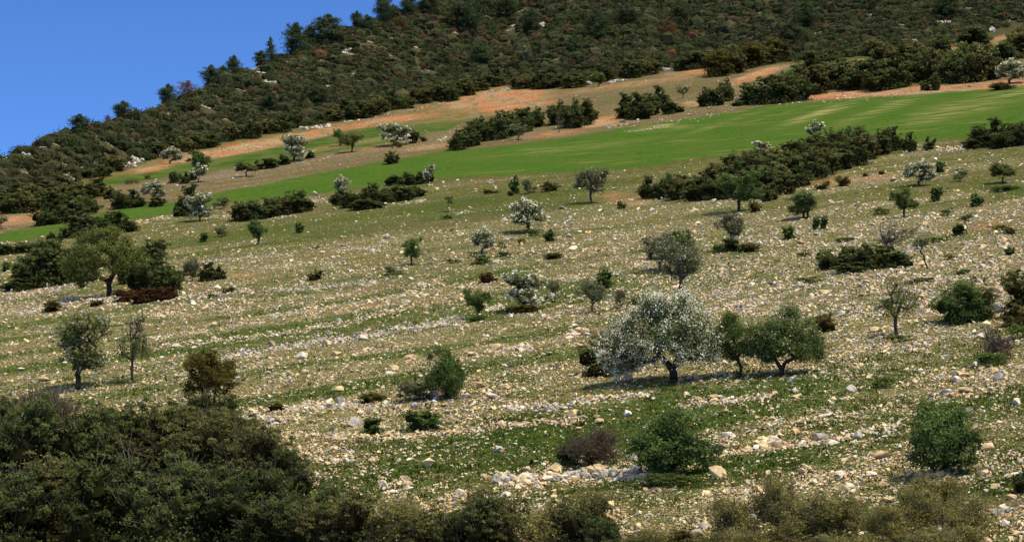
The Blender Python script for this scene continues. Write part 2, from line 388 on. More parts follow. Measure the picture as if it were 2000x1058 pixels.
# ------------------------------------------------------------------ plants
C_OAK = [(.078, .112, .036), (.104, .130, .044), (.128, .136, .050), (.090, .114, .040)]
C_OLV = [(.112, .134, .042), (.152, .156, .054), (.158, .138, .056)]
C_OPN = [(.20, .215, .05), (.27, .25, .06), (.22, .165, .055), (.14, .185, .05)]
C_BIG = [(.20, .245, .055), (.25, .285, .075), (.15, .195, .045)]
C_YOL = [(.105, .095, .022), (.150, .122, .030), (.078, .078, .022)]
C_GRN = [(.085, .145, .036), (.115, .175, .048), (.140, .195, .060)]
C_BRT = [(.095, .155, .034), (.125, .185, .046), (.110, .145, .040)]
C_SPR = [(.145, .180, .045), (.185, .215, .065), (.110, .145, .038)]
C_GRY = [(.15, .185, .075), (.20, .225, .105), (.12, .15, .06)]
C_CUS = [(.110, .112, .034), (.145, .128, .042), (.15, .115, .042)]
C_RUS = [(.105, .054, .026), (.135, .072, .032), (.085, .055, .024)]
C_PIN = [(.050, .078, .036), (.066, .092, .042), (.084, .104, .046)]
C_RPN = [(.22, .115, .045), (.17, .095, .040), (.10, .085, .034)]
C_TWG = [(.14, .105, .07), (.11, .09, .05), (.08, .09, .035)]
C_DRY = [(.22, .13, .06), (.28, .17, .08), (.16, .10, .05)]
def pick(cols, k, r, val=.25):
    c = np.array(cols)[r.integers(0, len(cols), k)]
    return c * (1 + r.normal(size=(k, 1)) * val).clip(.4, 1.9)
def normalise(gs, ref=None, foot=False, xw=False):
    P = (ref or gs[0]).all()
    lo = np.percentile(P, .6, axis=0); hi = np.percentile(P, 99.4, axis=0)
    W = max((hi - lo)[0] if xw else (hi - lo)[:2].mean(), 1e-6); H = hi[2]
    c = np.array([0, 0, 0]) if foot else np.array([(lo[0] + hi[0]) / 2, (lo[1] + hi[1]) / 2, 0])
    for g in gs: g.xform(lambda v: (v - c) / np.array([W, W, H]))

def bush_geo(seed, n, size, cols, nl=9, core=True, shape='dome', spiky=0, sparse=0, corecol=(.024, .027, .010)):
    """normalised 1 x 1 x 1 shrub: many leaf-sized faces over lumpy lobes around a dark core"""
    r = np.random.default_rng(seed); g = Geo()
    L = []
    for k in range(nl):
        a = r.uniform(0, 6.283); q = math.sqrt(r.uniform(0, 1)) * .34
        rr = r.uniform(.15, .26) if nl > 4 else r.uniform(.26, .34)
        top = (1 - (q / .5) ** 2) ** .5 if shape == 'dome' else 1
        z = r.uniform(.18, max(.2, .86 * top - rr * .6))
        if shape == 'low': z = r.uniform(.1, .5)
        L.append((q * math.cos(a), q * math.sin(a), z, rr))
    L += [(r.uniform(-.05, .05), r.uniform(-.05, .05), .36, .3)]
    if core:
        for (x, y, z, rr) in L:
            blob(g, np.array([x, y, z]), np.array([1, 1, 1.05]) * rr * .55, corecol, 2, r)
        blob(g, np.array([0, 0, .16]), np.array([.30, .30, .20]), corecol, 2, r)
    wts = np.array([l[3] ** 2 for l in L]); wts /= wts.sum()
    La = np.array(L)
    # sprays: small leaf clusters that cover each lobe, with shaded gaps between them
    ns = 230 if n > 8000 else (80 if n > 2500 else 34)
    si = r.choice(len(L), ns, p=wts)
    sd_ = rdirs(ns, r); sd_[:, 2] = np.where(sd_[:, 2] < -.25, -sd_[:, 2], sd_[:, 2])
    srad = La[si, 3] * (1.0 + r.normal(size=ns) * .15)
    SP_ = La[si, :3] + sd_ * srad[:, None]
    ssz = (.030 if ns > 200 else (.046 if ns > 60 else .065)) * r.uniform(.6, 1.5, ns)
    k = r.integers(0, ns, n)
    off = r.normal(size=(n, 3)) * .62; off[:, 2] = np.abs(off[:, 2]) * .8 - .15
    P = SP_[k] + (off + sd_[k] * .3) * ssz[k][:, None] * (1.0)
    inn = r.random(n) < .34      # inner foliage, deeper in the lobe
    P[inn] = La[si[k[inn]], :3] + sd_[k[inn]] * (srad[k[inn]] * r.uniform(.55, .95, inn.sum()))[:, None] + r.normal(size=(inn.sum(), 3)) * .03
    d = sd_[k] * .6 + off * .5; idx = k
    if spiky:
        kk = r.random(ns) < spiky; lift = np.where(kk, np.abs(r.normal(size=ns)) * .08, 0); P[:, 2] += lift[k]
    keep = P[:, 2] > .0
    inner = inn
    # skirt down to the ground
    m = int(n * .16); a = r.uniform(0, 6.283, m); q = .31 + r.normal(size=m) * .06 + .05 * np.sin(a * 5 + nl)
    S = np.stack([q * np.cos(a), q * np.sin(a), np.abs(r.normal(size=m)) * .16], 1)
    P = np.concatenate([P[keep], S]); O = np.concatenate([d[keep], S * [1, 1, 0] / .36]); idx = np.concatenate([idx[keep], r.integers(0, ns, m)]); inner = np.concatenate([inner[keep], np.zeros(m, bool)])
    lobecol = pick(cols, ns, r, .26)
    mixc = pick(cols, len(P), r, .25)
    C = lobecol[idx] * .55 + mixc * .45
    C = C * (.66 + .6 * np.clip(P[:, 2:3], 0, 1)) * np.where(inner, .7, 1.08)[:, None]  # shade painted into the leaf colour: darker toward the base and inside
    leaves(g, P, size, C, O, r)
    wood = None
    if n > 8000:
        wood = Geo(); k = 170; A = La[r.integers(0, len(L), k), :3]; dd = rdirs(k, r); dd[:, 2] = np.abs(dd[:, 2]) + .25; dd /= np.linalg.norm(dd, axis=1, keepdims=True)
        ln = r.uniform(.22, .36, (k, 1)); Bp = A + dd * ln; mid = (A + Bp) / 2 + r.normal(size=(k, 3)) * .02
        cc = np.array([[.20, .165, .12]]) * r.uniform(.5, 1.2, (k, 1))
        tubes(wood, A, mid, np.full(k, .0035), np.full(k, .0025), cc, 3); tubes(wood, mid, Bp, np.full(k, .0025), np.full(k, .001), cc, 3)
    normalise([g] + ([wood] if wood else []))
    return (g, wood)

def skeleton(r, H, W, th, natt, trunks=1, lean=0, flat=1.0, lobes=5, up=.35, low=0.0, asym=0.0, LBX=None, rag=0):
    """attractor-grown branch skeleton -> nodes, parents"""
    P = [np.zeros(3)]; par = [-1]
    tops = []
    for t in range(trunks):
        a = r.uniform(0, 6.28); off = np.array([math.cos(a), math.sin(a), 0]) * (0.05 * W if trunks > 1 else 0)
        cur = 0; segs = 4
        tilt = r.normal(size=2) * .05 + (np.array([math.cos(t * 6.283 / trunks + .3), math.sin(t * 6.283 / trunks + .3)]) * .4 if trunks > 1 else 0)
        tilt = tilt + np.array([lean, 0])
        for s in range(1, segs + 1):
            f = s / segs
            p = np.array([tilt[0] * th * f + r.normal() * .025 * th, tilt[1] * th * f + r.normal() * .025 * th, th * f])
            P.append(p); par.append(cur); cur = len(P) - 1
        tops.append(cur)
    lx = lean * th
    LB = []
    for k in range(lobes):
        a = r.uniform(0, 6.28)
        if rag: q = r.uniform(.08, .34) * W; zz = r.uniform(.2, .82); rr = r.uniform(.12, .23) * W
        else: q = r.uniform(.12, .33) * W; zz = r.uniform(.2, .78); rr = r.uniform(.13, .25) * W
        LB.append((lx + q * math.cos(a) + asym * W, q * math.sin(a), th + (H - th) * zz, rr))
    LB.append((lx + asym * W * .5, 0, th + (H - th) * .5, .22 * W))
    if LBX: LB = LBX; flat = W / (H - th)
    A = []
    while len(A) < natt:
        l = LB[r.integers(len(LB))]; d = rdirs(1, r)[0] * r.uniform(.35, 1) ** .5 * l[3]
        p = np.array([l[0] + d[0], l[1] + d[1], l[2] + d[2] * flat * (H - th) / W])
        if p[2] > th * (1 - low) * .9 and p[2] < H * 1.02: A.append(p)
    A = np.array(A); top = P[tops[0]]
    A = A[np.argsort(np.linalg.norm(A - top, axis=1))]
    step = max(.12 * W, .1)
    tips = []
    for p in A:
        Q = np.array(P); dd = np.linalg.norm(Q - p, axis=1)
        pen = np.maximum(0, Q[:, 2] - p[2]) * 1.2 + np.where(Q[:, 2] < th * .72, 3 * W, 0)
        k = int(np.argmin(dd + pen)); L = dd[k]; ns = max(1, int(L / step)); q = Q[k]; cur = k
        for s in range(1, ns + 1):
            f = s / ns
            x = q * (1 - f) + p * f
            x = x + np.array([0, 0, up * L * .25 * math.sin(math.pi * f)]) + (r.normal(size=3) * .03 * W * (f < 1))
            P.append(x); par.append(cur); cur = len(P) - 1
        tips.append(cur)
    return np.array(P), np.array(par), np.array(tips), LB

def tree_geo(seed, H, W, th, natt, nleaf, lsize, cols, nbloom=0, bsize=.05, twigs=3, trunk_r=.12, spread=.1, trunks=1, lean=0, flat=1.0, lobes=5, bark=(.045, .038, .030), sides=5, low=0.0, twl=.10, asym=0.0, xw=False, LBX=None, rag=0, bcol=(.62, .60, .52), sparse_top=0, sprout=0, up=.35):
    r = np.random.default_rng(seed)
    P, par, tips, LB = skeleton(r, H, W, th, natt, trunks, lean, flat, lobes, low=low, asym=asym, up=up, LBX=LBX, rag=rag)
    n = len(P); rad = np.zeros(n); rad[tips] = .3
    acc = np.zeros(n); acc[tips] = .3 ** 2.3
    for k in range(n - 1, 0, -1):
        if acc[k] == 0: acc[k] = .3 ** 2.3
        acc[par[k]] += acc[k]
    rad = acc ** (1 / 2.3); rad = rad / rad.max() * trunk_r
    rad = np.maximum(rad, .006 * W / 3)
    wood = Geo(); bc = np.array(bark)
    k = np.arange(1, n)
    ra = np.minimum(rad[par[k]], rad[k] * 1.5)
    cc = bc[None] * (1 + r.normal(size=(len(k), 1)) * .15)
    tubes(wood, P[par[k]], P[k], ra, rad[k], cc, sides)
    # flare of the trunk's foot
    tubes(wood, np.array([[0, 0, -.12 * th]]), np.array([[0, 0, .14 * th]]) + P[1] * [[.4, .4, 0]], np.array([trunk_r * 1.7]), np.array([trunk_r * 1.0]), bc[None], 8)
    # fine twigs
    src = tips[r.integers(0, len(tips), len(tips) * twigs)]
    src = np.where(r.random(len(src)) < .35, par[src], src); src = np.maximum(src, 1)
    dirn = P[src] - P[par[src]]; dirn /= np.linalg.norm(dirn, axis=1, keepdims=True) + 1e-6
    dirn = dirn + r.normal(size=dirn.shape) * .55; dirn[:, 2] += .35; dirn /= np.linalg.norm(dirn, axis=1, keepdims=True)
    Ls = r.uniform(.5, 1.4, (len(src), 1)) * twl * W
    A = P[src]; B = A + dirn * Ls
    tr = np.full(len(src), .0035 * W)
    tubes(wood, A, B, tr, tr * .45, bc[None] * 1.25, 3)
    T2 = np.repeat(np.arange(len(src)), 2 if twl > .11 else 0)
    if len(T2):
        f = r.uniform(.3, .9, (len(T2), 1)); a2 = A[T2] + (B - A)[T2] * f; d2 = dirn[T2] + r.normal(size=(len(T2), 3)) * .7; d2 /= np.linalg.norm(d2, axis=1, keepdims=True)
        b2 = a2 + d2 * Ls[T2] * .5; tubes(wood, a2, b2, np.full(len(T2), .0022 * W), np.full(len(T2), .001 * W), bc[None] * 1.35, 3)
    ctr = np.mean(np.array(LB)[:, :3], 0)
    lf = Geo()
    if nleaf:
        w = np.ones(len(src))
        if sparse_top: w = np.clip(1.6 - (B[:, 2] / H) ** 2 * 1.8 * sparse_top, .02, 2)
        if sprout: w = w * np.where(B[:, 2] < H * .55, 1, .12) * np.where(B[:, 0] > -.1 * W, 1, .3)
        j = r.choice(len(src), nleaf, p=w / w.sum())
        LP = A[j] + (B - A)[j] * r.uniform(0, 1.1, (nleaf, 1)) + r.normal(size=(nleaf, 3)) * spread * W * [1, 1, .7]
        LP[:, 2] = np.maximum(LP[:, 2], th * .45)
        tc = pick(cols, len(src), r, .22)
        C = tc[j] * .6 + pick(cols, nleaf, r, .2) * .4
        O = LP - ctr; O /= np.linalg.norm(O, axis=1, keepdims=True) + 1e-6
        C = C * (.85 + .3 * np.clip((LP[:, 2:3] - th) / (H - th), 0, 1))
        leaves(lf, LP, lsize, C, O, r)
    bl = None
    if nbloom:
        bl = Geo(); tipd = np.linalg.norm((B - ctr) / [W, W, H - th], axis=1)
        w = np.clip(tipd, .05, 1) ** 2 * (.06 + r.random(len(src)) ** 5 * 4)
        j = r.choice(len(src), nbloom, p=w / w.sum())
        # sprays of blossom strung along the twigs
        BP = A[j] + (B - A)[j] * r.uniform(.1, 1.25, (nbloom, 1)) + r.normal(size=(nbloom, 3)) * .022 * W
        O = BP - ctr; O /= np.linalg.norm(O, axis=1, keepdims=True) + 1e-6
        leaves(bl, BP, bsize, np.array(bcol)[None] * (1 + r.normal(size=(nbloom, 1)) * .10).clip(.6, 1.25), O, r, wid=.8)
    gs = [wood, lf] + ([bl] if bl else [])
    ref = Geo(); ref.V = [B] + ([lf.all()] if nleaf > 300 else [])
    normalise(gs if nleaf else [wood] + ([bl] if bl else []), ref, foot=True, xw=xw)
    return wood, (lf if nleaf else None), bl

def pine_geo(seed, n, size, cols, cone=False):
    r = np.random.default_rng(seed); H, W = 1.0, 1.0
    wood = Geo(); lf = Geo()
    tubes(wood, np.array([[0, 0, -.05], [0, 0, .4]]), np.array([[0.01, 0, .4], [0, .01, .92]]), np.array([.035, .026]), np.array([.026, .006]), np.array([[.05, .035, .025]]), 6)
    whorls = 9; Ps = []; Os = []; Cs = []
    for k in range(whorls):
        z = .10 + .80 * k / whorls
        prof = (1 - z) ** .8 * .62 if cone else .50 * math.sin(min(1, (z + .22)) * math.pi * .80) ** .7
        nb = r.integers(7, 10)
        for b in range(nb):
            a = r.uniform(0, 6.283); Lb = prof * r.uniform(.55, 1.15); tipz = z + Lb * r.uniform(.05, .4)
            A = np.array([0, 0, z]); B = np.array([Lb * math.cos(a), Lb * math.sin(a), tipz])
            tubes(wood, A[None], B[None], np.array([.010]), np.array([.003]), np.array([[.05, .038, .028]]), 3)
            m = n // (whorls * nb) + 1
            f = r.uniform(.25, 1.08, (m, 1)); pp = A + (B - A) * f + r.normal(size=(m, 3)) * np.array([.055, .055, .035]) * (.5 + Lb * 1.6)
            Ps.append(pp); o = pp - np.array([0, 0, z - .1]); Os.append(o / (np.linalg.norm(o, axis=1, keepdims=True) + 1e-6))
            Cs.append(np.repeat(pick(cols, 1, r, .25), m, 0) * .6 + pick(cols, m, r, .2) * .4)
    m = n // 12; pp = np.array([0, 0, .95]) + r.normal(size=(m, 3)) * [.05, .05, .05]; Ps.append(pp); Os.append(rdirs(m, r)); Cs.append(pick(cols, m, r))
    leaves(lf, np.concatenate(Ps), size, np.concatenate(Cs), np.concatenate(Os), r, wid=.4)
    normalise([wood, lf], lf, foot=True)
    return wood, lf, None

L_HERO = [(-.6, 0, 4.25, 1.1), (.7, .2, 3.9, 1.05), (-1.8, 0, 3.5, 1.1), (-2.9, .1, 2.7, 1.0), (-3.7, -.1, 2.0, .75), (1.6, 0, 3.1, 1.0), (1.9, .2, 2.2, .75), (-.2, -.9, 3.0, 1.2), (-.3, .9, 3.2, 1.2), (-1.6, -.8, 2.3, 1.0), (.9, -.7, 2.3, .9), (-2.6, .6, 1.9, .8), (-3.2, .3, 1.5, .6), (.3, .1, 4.7, .55), (-1.3, .2, 4.6, .5)]
L_HB = [(.3, 0, 3.45, .8), (1.2, 0, 3.0, .8), (1.8, .2, 2.3, .65), (-.9, 0, 3.0, .75), (-1.6, 0, 2.3, .65), (0, -.8, 2.4, .9), (.4, .8, 2.4, .9), (1.1, -.5, 1.7, .65), (-.9, .4, 1.6, .6), (.7, 0, 4.0, .4), (2.2, 0, 1.6, .35)]
L_HG = [(-.2, 0, 3.2, .6), (.5, 0, 2.8, .6), (-.9, 0, 2.7, .6), (-1.2, .2, 1.9, .5), (.7, .2, 1.9, .5), (0, -.5, 2.3, .7), (-.3, .5, 1.7, .55), (-.6, 0, 3.5, .3)]
L_BIG = [(-.5, 0, 5.1, 1.0), (.8, 0, 4.8, 1.0), (-1.8, 0, 4.5, 1.1), (-2.7, .2, 3.6, 1.0), (-3.0, 0, 2.6, .8), (1.7, 0, 4.0, .95), (2.1, 0, 3.0, .8), (-.5, -1.2, 3.8, 1.2), (-.3, 1.2, 3.8, 1.2), (.8, -.8, 3.2, 1.0), (-1.7, -.8, 3.0, 1.0), (.2, 0, 5.6, .5), (-2.5, 0, 1.9, .6), (2.1, 0, 2.2, .65), (-1.2, -.9, 2.2, .7)]
# kind: builder, lods (near > 100 px, mid > 40, far), variants
def B(cols, **k):
    def f(seed, lod):
        n, s = [(15000, .0155), (4400, .029), (1200, .052)][lod]
        kk = dict(k); mult = kk.pop('mult', 1); sm = kk.pop('smul', 1)
        return ('bush', bush_geo(seed, int(n * mult), s * sm, cols, **kk))
    return f
def T(H, W, th, cols, dens=1.0, bloom=0, **k):
    def f(seed, lod):
        natt = [150, 90, 50][lod]; nl = int([15000, 5200, 1500][lod] * dens); s = [.020, .030, .052][lod] * W
        kk = dict(k); kk.setdefault('twl', .10)
        return ('tree',) + tree_geo(seed, H, W, th, int(natt * kk.pop('am', 1)), nl, s * kk.pop('smul', 1), cols, nbloom=int([12000, 3600, 1100][lod] * bloom), bsize=[.013, .020, .036][lod] * W, sides=[7, 5, 4][lod], **kk)
    return f
KINDS = {
 'oak': (B(C_OAK, nl=11), 3), 'olive': (B(C_OLV, nl=12, spiky=.3, corecol=(.024, .023, .010)), 3), 'yol': (B(C_YOL, nl=12, spiky=.4, corecol=(.022, .022, .008)), 1),
 'grn': (B(C_GRN, nl=10, spiky=.3, corecol=(.02, .034, .012)), 3), 'brt': (B(C_BRT, nl=12, shape='low', mult=.55, core=False), 3),
 'cush': (B(C_CUS, nl=3, mult=.8, shape='low', corecol=(.03, .028, .01)), 2), 'russ': (B(C_RUS, nl=5, mult=.8, shape='low', corecol=(.05, .02, .012)), 2), 'dry': (B(C_DRY, nl=6, core=False, mult=.5), 1),
 'tall_yol': (lambda seed, lod: ('tree',) + tree_geo(seed, 4, 3.8, .5, 110, 15000, .065, C_YOL, twigs=5, trunk_r=.07, spread=.026, trunks=4, lobes=14, rag=1, low=.7), 1),
 'gt': (T(4, 3.8, .9, C_GRN, .85, spread=.038, lobes=9, rag=1, twigs=6, twl=.12, low=.3), 3),
 'sgt': (T(4, 3.2, .5, C_GRY[:1] + C_GRN, 1.0, spread=.036, lobes=11, rag=1, twigs=6, trunks=2, low=.7, twl=.12), 2),
 'shr': (T(3, 3.3, .14, C_GRN, 1.2, spread=.032, lobes=17, rag=1, am=1.3, twigs=6, trunks=6, low=.9, twl=.13, trunk_r=.05, smul=1.05, flat=1.15), 2),
 'spr': (T(4, 4.2, 1.2, C_SPR, .8, spread=.04, lobes=7, twigs=6, twl=.12), 2),
 'bl': (T(4, 4.0, .8, C_GRY, .75, bloom=.62, spread=.035, lobes=11, rag=1, twigs=7, low=.4, twl=.11, bcol=(.90, .86, .70)), 3),
 'blg': (T(4, 4.0, 1.0, C_GRN, .8, bloom=.35, spread=.045, lobes=6, twigs=5), 2),
 'gry': (T(4, 3.8, 1.0, C_GRY, .30, bloom=.04, spread=.035, lobes=8, rag=1, twigs=7, twl=.13, bark=(.075, .062, .055)), 3),
 'bare': (T(4, 3.6, 1.3, C_GRY, .04, spread=.03, lobes=5, am=.6, twigs=6, twl=.15, bark=(.085, .070, .062), up=.5), 2),
 'spt': (T(4, 3.2, 1.2, C_SPR, .07, spread=.05, lobes=5, am=.5, twigs=3, smul=1.2, twl=.15, bark=(.08, .068, .058), sprout=1), 1),
 'thin': (T(4, 2.0, 1.6, C_GRN, .35, spread=.05, lobes=3, twigs=5, trunk_r=.055, am=.5), 2),
 'lean': (T(4, 2.6, 2.2, C_GRY, .12, spread=.05, lobes=3, twigs=6, trunk_r=.06, am=.5, lean=-.35), 1),
 'half': (T(5, 4.0, 1.2, C_SPR, .17, bloom=.06, spread=.04, lobes=11, rag=1, am=.6, twigs=4, smul=1.25, twl=.13, bark=(.06, .05, .04), trunk_r=.13), 2),
 'twig': (T(2.4, 3.0, .12, C_TWG, .16, spread=.03, lobes=9, twigs=7, twl=.16, bark=(.095, .070, .058), trunks=6, low=.8, trunk_r=.05), 2),
 'wood': (T(2.4, 2.8, .15, C_GRY, .5, spread=.03, lobes=7, twigs=8, twl=.14, bark=(.085, .072, .06), trunks=6, low=.8, trunk_r=.05), 2),
 'open': (T(2.4, 2.6, .12, C_OPN, .42, spread=.035, lobes=8, twigs=5, twl=.17, bark=(.17, .135, .09), trunks=7, low=.8, trunk_r=.045), 3),
 'pine': (lambda s, l: ('tree',) + pine_geo(s, [9000, 5500, 3000][l], [.024, .036, .052][l], C_PIN), 3),
 'cone': (lambda s, l: ('tree',) + pine_geo(s, [5000, 2600, 1300][l], [.022, .030, .042][l], C_PIN, True), 1),
 'rpine': (lambda s, l: ('tree',) + pine_geo(s, [5000, 2600, 1300][l], [.022, .030, .042][l], C_RPN), 1),
 'HERO': (lambda s, l: ('tree',) + tree_geo(s, 5.4, 7.0, 1.0, 340, 34000, .065, C_GRY + C_GRN, nbloom=22000, bsize=.048, twigs=8, trunk_r=.24, spread=.03, lobes=16, sides=8, twl=.085, low=.55, LBX=L_HERO, xw=True, flat=1.35, up=.6, bcol=(.92, .89, .72)), 1),
 'HEROB': (lambda s, l: ('tree',) + tree_geo(s, 4.4, 4.7, .6, 220, 26000, .062, C_GRN + C_BRT + C_SPR[:1], nbloom=1900, bsize=.048, twigs=7, trunk_r=.15, spread=.045, lobes=14, sides=8, low=.5, LBX=L_HB, flat=1.3, twl=.10, xw=True, up=.6), 1),
 'HEROG': (lambda s, l: ('tree',) + tree_geo(s, 3.9, 3.3, .7, 130, 12500, .058, C_GRN + C_SPR[:1], twigs=7, trunk_r=.10, spread=.045, trunks=2, lobes=9, sides=7, LBX=L_HG, low=.4, twl=.11, xw=True, up=.6), 1),
 'BIG': (lambda s, l: ('tree',) + tree_geo(s, 6.0, 7.0, 1.5, 300, 33000, .072, C_BIG, twigs=9, trunk_r=.22, spread=.026, lobes=14, sides=8, low=.3, LBX=L_BIG, xw=True, twl=.085), 1),
}
_proto = {}
def proto(kind, lod, var):
    key = (kind, lod, var)
    if key not in _proto:
        fn, nv = KINDS[kind]
        res = fn(1000 * (list(KINDS).index(kind) + 1) + 10 * var + lod, lod)
        if res[0] == 'bush': _proto[key] = [('foliage', res[1][0].mesh(kind + '_foliage', M_LEAF))] + ([('branches', res[1][1].mesh(kind + '_twigs', M_BARK))] if res[1][1] else [])
        else:
            w, l, b = res[1:]
            out = [('trunk', w.mesh(kind + '_wood', M_BARK))]
            if l: out.append(('crown', l.mesh(kind + '_leaves', M_LEAF)))
            if b: out.append(('blossom', b.mesh(kind + '_blossom', M_BLOOM)))
            _proto[key] = out
    return _proto[key]
KNAME = dict(oak='evergreen_bush', olive='olive_green_bush', yol='yellow_green_bush', grn='green_bush', brt='low_green_shrub', cush='thorn_cushion', russ='russet_shrub', dry='dry_shrub', tall_yol='tall_shrub',
             gt='fruit_tree', sgt='fruit_tree', spr='fruit_tree', bl='blossoming_tree', blg='blossoming_tree', gry='grey_green_tree', bare='bare_tree', spt='bare_tree', thin='young_tree', shr='leafy_shrub', lean='leaning_tree', half='half_leafed_tree',
             twig='twiggy_shrub', wood='woody_shrub', open='open_shrub', pine='pine_tree', cone='pine_tree', rpine='pine_tree', HERO='blossoming_tree', HEROB='blossoming_tree', HEROG='fruit_tree', BIG='spreading_tree')
CATS = {'bush': 'bush', 'tree': 'tree', 'shrub': 'shrub', 'cushion': 'bush'}
LAND = []     # landmarks for the stones' labels
_cnt = [0]
def plant(kind, u, v, h, w, label, group=None, land=None, rot=None, sink=.04):
    X, Y, Zz, d = [float(q[0]) for q in ground(u, v)]
    hm, wm = h * d / F, w * d / F
    lod = 0 if max(h, w) > 95 else (1 if max(h, w) > 38 else 2)
    fn, nv = KINDS[kind]; _cnt[0] += 1
    r = random.Random(_cnt[0] * 13 + int(u))
    if kind in ('HERO', 'HEROB', 'HEROG', 'BIG', 'tall_yol'): lod = 0
    parts = proto(kind, lod, r.randrange(nv))
    name = KNAME[kind]; cat = CATS[name.split('_')[-1]]
    loc = (X, Y, Zz - sink * hm); rz = rot if rot is not None else r.uniform(0, 6.283)
    bushy = parts[0][0] == 'foliage'
    if len(parts) == 1:
        o = bpy.data.objects.new(name, parts[0][1]); COL.objects.link(o); root = o
        # a bush straddles the slope: sit it on the lower side
        o.scale = (wm, wm, hm * 1.05)
        loc = (X, Y, Zz - .05 * hm - .04 * wm)
    else:
        root = bpy.data.objects.new(name, None); root.empty_display_size = .3; COL.objects.link(root)
        shrub = cat == 'shrub'
        for pn, me in parts:
            c = bpy.data.objects.new({'trunk': 'branches', 'crown': 'foliage'}.get(pn, pn) if shrub else pn, me); COL.objects.link(c); c.parent = root
        root.scale = (wm, wm, hm * (1.05 if bushy else 1))
        if bushy: loc = (X, Y, Zz - .05 * hm - .04 * wm)
    root.location = loc; root.rotation_euler = (0, 0, rz)
    root['label'] = label; root['category'] = cat
    if group: root['group'] = group
    if land: LAND.append((u, v, land))
    return root
ORD = 'first second third fourth fifth sixth seventh eighth ninth tenth eleventh twelfth thirteenth fourteenth fifteenth sixteenth seventeenth eighteenth nineteenth twentieth'.split()
TENS = {2: 'twenty', 3: 'thirty', 4: 'forty', 5: 'fifty', 6: 'sixty', 7: 'seventy', 8: 'eighty', 9: 'ninety'}
def ordinal(k):
    if k <= 20: return ORD[k - 1]
    t, o = divmod(k, 10)
    return (TENS[t] + '-' + ORD[o - 1]) if o else TENS[t][:-1] + 'ieth'
def row(kind, lst, what, where, group):
    """plants of one clump, told apart by their order from the left"""
    lst = sorted(lst)
    for k, (u, v, h, w) in enumerate(lst):
        kd = kind if isinstance(kind, str) else kind[k % len(kind)]
        pos = 'leftmost' if k == 0 else ('rightmost' if k == len(lst) - 1 else ordinal(k + 1) + ' from left')
        lab = f'{what}, {pos} {where}'
        if len(lab.split()) > 16: lab = lab.replace('small dark', 'dark').replace('big dark', 'dark').replace('dark evergreen bush', 'evergreen bush').replace('low dark bush', 'dark bush').replace(' the big ', ' the ').replace(' from left', '', 1) if 'from left' in lab else lab.replace('dark evergreen', 'evergreen')
        plant(kd, u, v, h, w * (1.22 if group and len(lst) > 4 and w > 30 else 1), lab, group)
# ---- lower and middle field: single trees and shrubs (pixel of the foot, height, width)
P = plant
P('HERO', 1315, 748, 178, 232, 'largest white-blossomed tree with dark forked trunk and wide dense crown', land='big white-blossomed tree', rot=0.0)
P('HEROG', 1441, 736, 130, 92, 'twin-trunked leafy green tree just right of the largest white-blossomed tree', land='twin-trunked green tree', rot=0.0)
P('HEROB', 1527, 734, 140, 152, 'broad green tree sprinkled with white blossom, rightmost of the three big trees', land='green tree sprinkled with blossom', rot=0.0)
P('olive', 1188, 730, 88, 118, 'dark olive dome-shaped bush under the left side of the largest blossoming tree')
P('BIG', 212, 578, 138, 152, 'big spreading tree with fine olive-green spring crown and dark trunk', land='big spreading olive-green tree', rot=0.0)
P('half', 153, 760, 156, 112, 'half-leafed tree with dark trunk and airy green-white crown at left', land='half-leafed tree at left')
P('grn', 150, 722, 36, 30, 'green shoots around the trunk of the half-leafed tree at left')
P('spt', 259, 748, 142, 64, 'slender straight young tree with pale sprouts on bare twigs, at left', land='slender young tree at left')
P('tall_yol', 413, 806, 126, 124, 'tall yellow-olive bush standing above the dark foreground thicket', land='tall yellow-olive bush')
P('shr', 874, 778, 100, 74, 'upright green shrub-like tree right of its low dark companion bushes', land='upright green shrub tree')
P('wood', 812, 782, 42, 76, 'low dark tangled shrub at the left foot of the upright green shrub tree')
P('dry', 810, 776, 52, 8, 'thin rusty dead stalk rising from the low tangled shrub')
P('cush', 728, 784, 22, 56, 'brownish flat thorn cushion above the small round green bush')
P('grn', 729, 845, 38, 44, 'small round green bush below the flat brownish cushion', land='small round green bush')
P('grn', 826, 838, 44, 74, 'wide green bush among stones below the upright green shrub tree', land='wide green bush')
P('cush', 540, 802, 19, 38, 'small brown thorn cushion beside grey rubble right of the yellow-olive bush')
P('twig', 1155, 908, 74, 116, 'purple-brown twiggy shrub behind the line of white rocks', land='purple-brown twiggy shrub')
P('grn', 1110, 908, 52, 46, 'dark green bush at the left foot of the purple-brown twiggy shrub')
P('shr', 1306, 930, 132, 160, 'large ragged green shrub at the right end of the white rock line', land='large ragged green shrub')
P('brt', 1310, 944, 26, 150, 'low green plants at the base of the large ragged green shrub')
P('shr', 1832, 932, 146, 146, 'large green shrub tree standing alone at lower right', land='large green shrub at lower right')
P('spt', 1750, 657, 118, 84, 'bare twiggy tree with green sprouts on its right side', land='bare tree with green sprouts')
P('brt', 1755, 668, 16, 60, 'low olive plants around the foot of the bare sprouting tree')
P('brt', 1726, 757, 24, 40, 'bright green low bush alone among stones, right of the three big trees', land='bright green low bush')
P('grn', 1878, 628, 86, 104, 'large round green bush near the right edge of the photo', land='large round green bush')
P('olive', 1915, 622, 84, 70, 'olive-brown bush grown into the right side of the large green bush')
P('olive', 1992, 604, 78, 84, 'tall olive bush cut by the right edge of the photo')
P('cush', 1985, 636, 44, 74, 'low brown bush beneath the tall olive bush at the right edge')
P('twig', 1943, 702, 62, 66, 'thin grey twiggy shrub over a green patch near right edge', land='grey twiggy shrub')
P('brt', 1930, 712, 26, 90, 'low green plants at the foot of the grey twiggy shrub')
P('brt', 1990, 664, 32, 48, 'bright green plants at the right edge above the grey twiggy shrub')
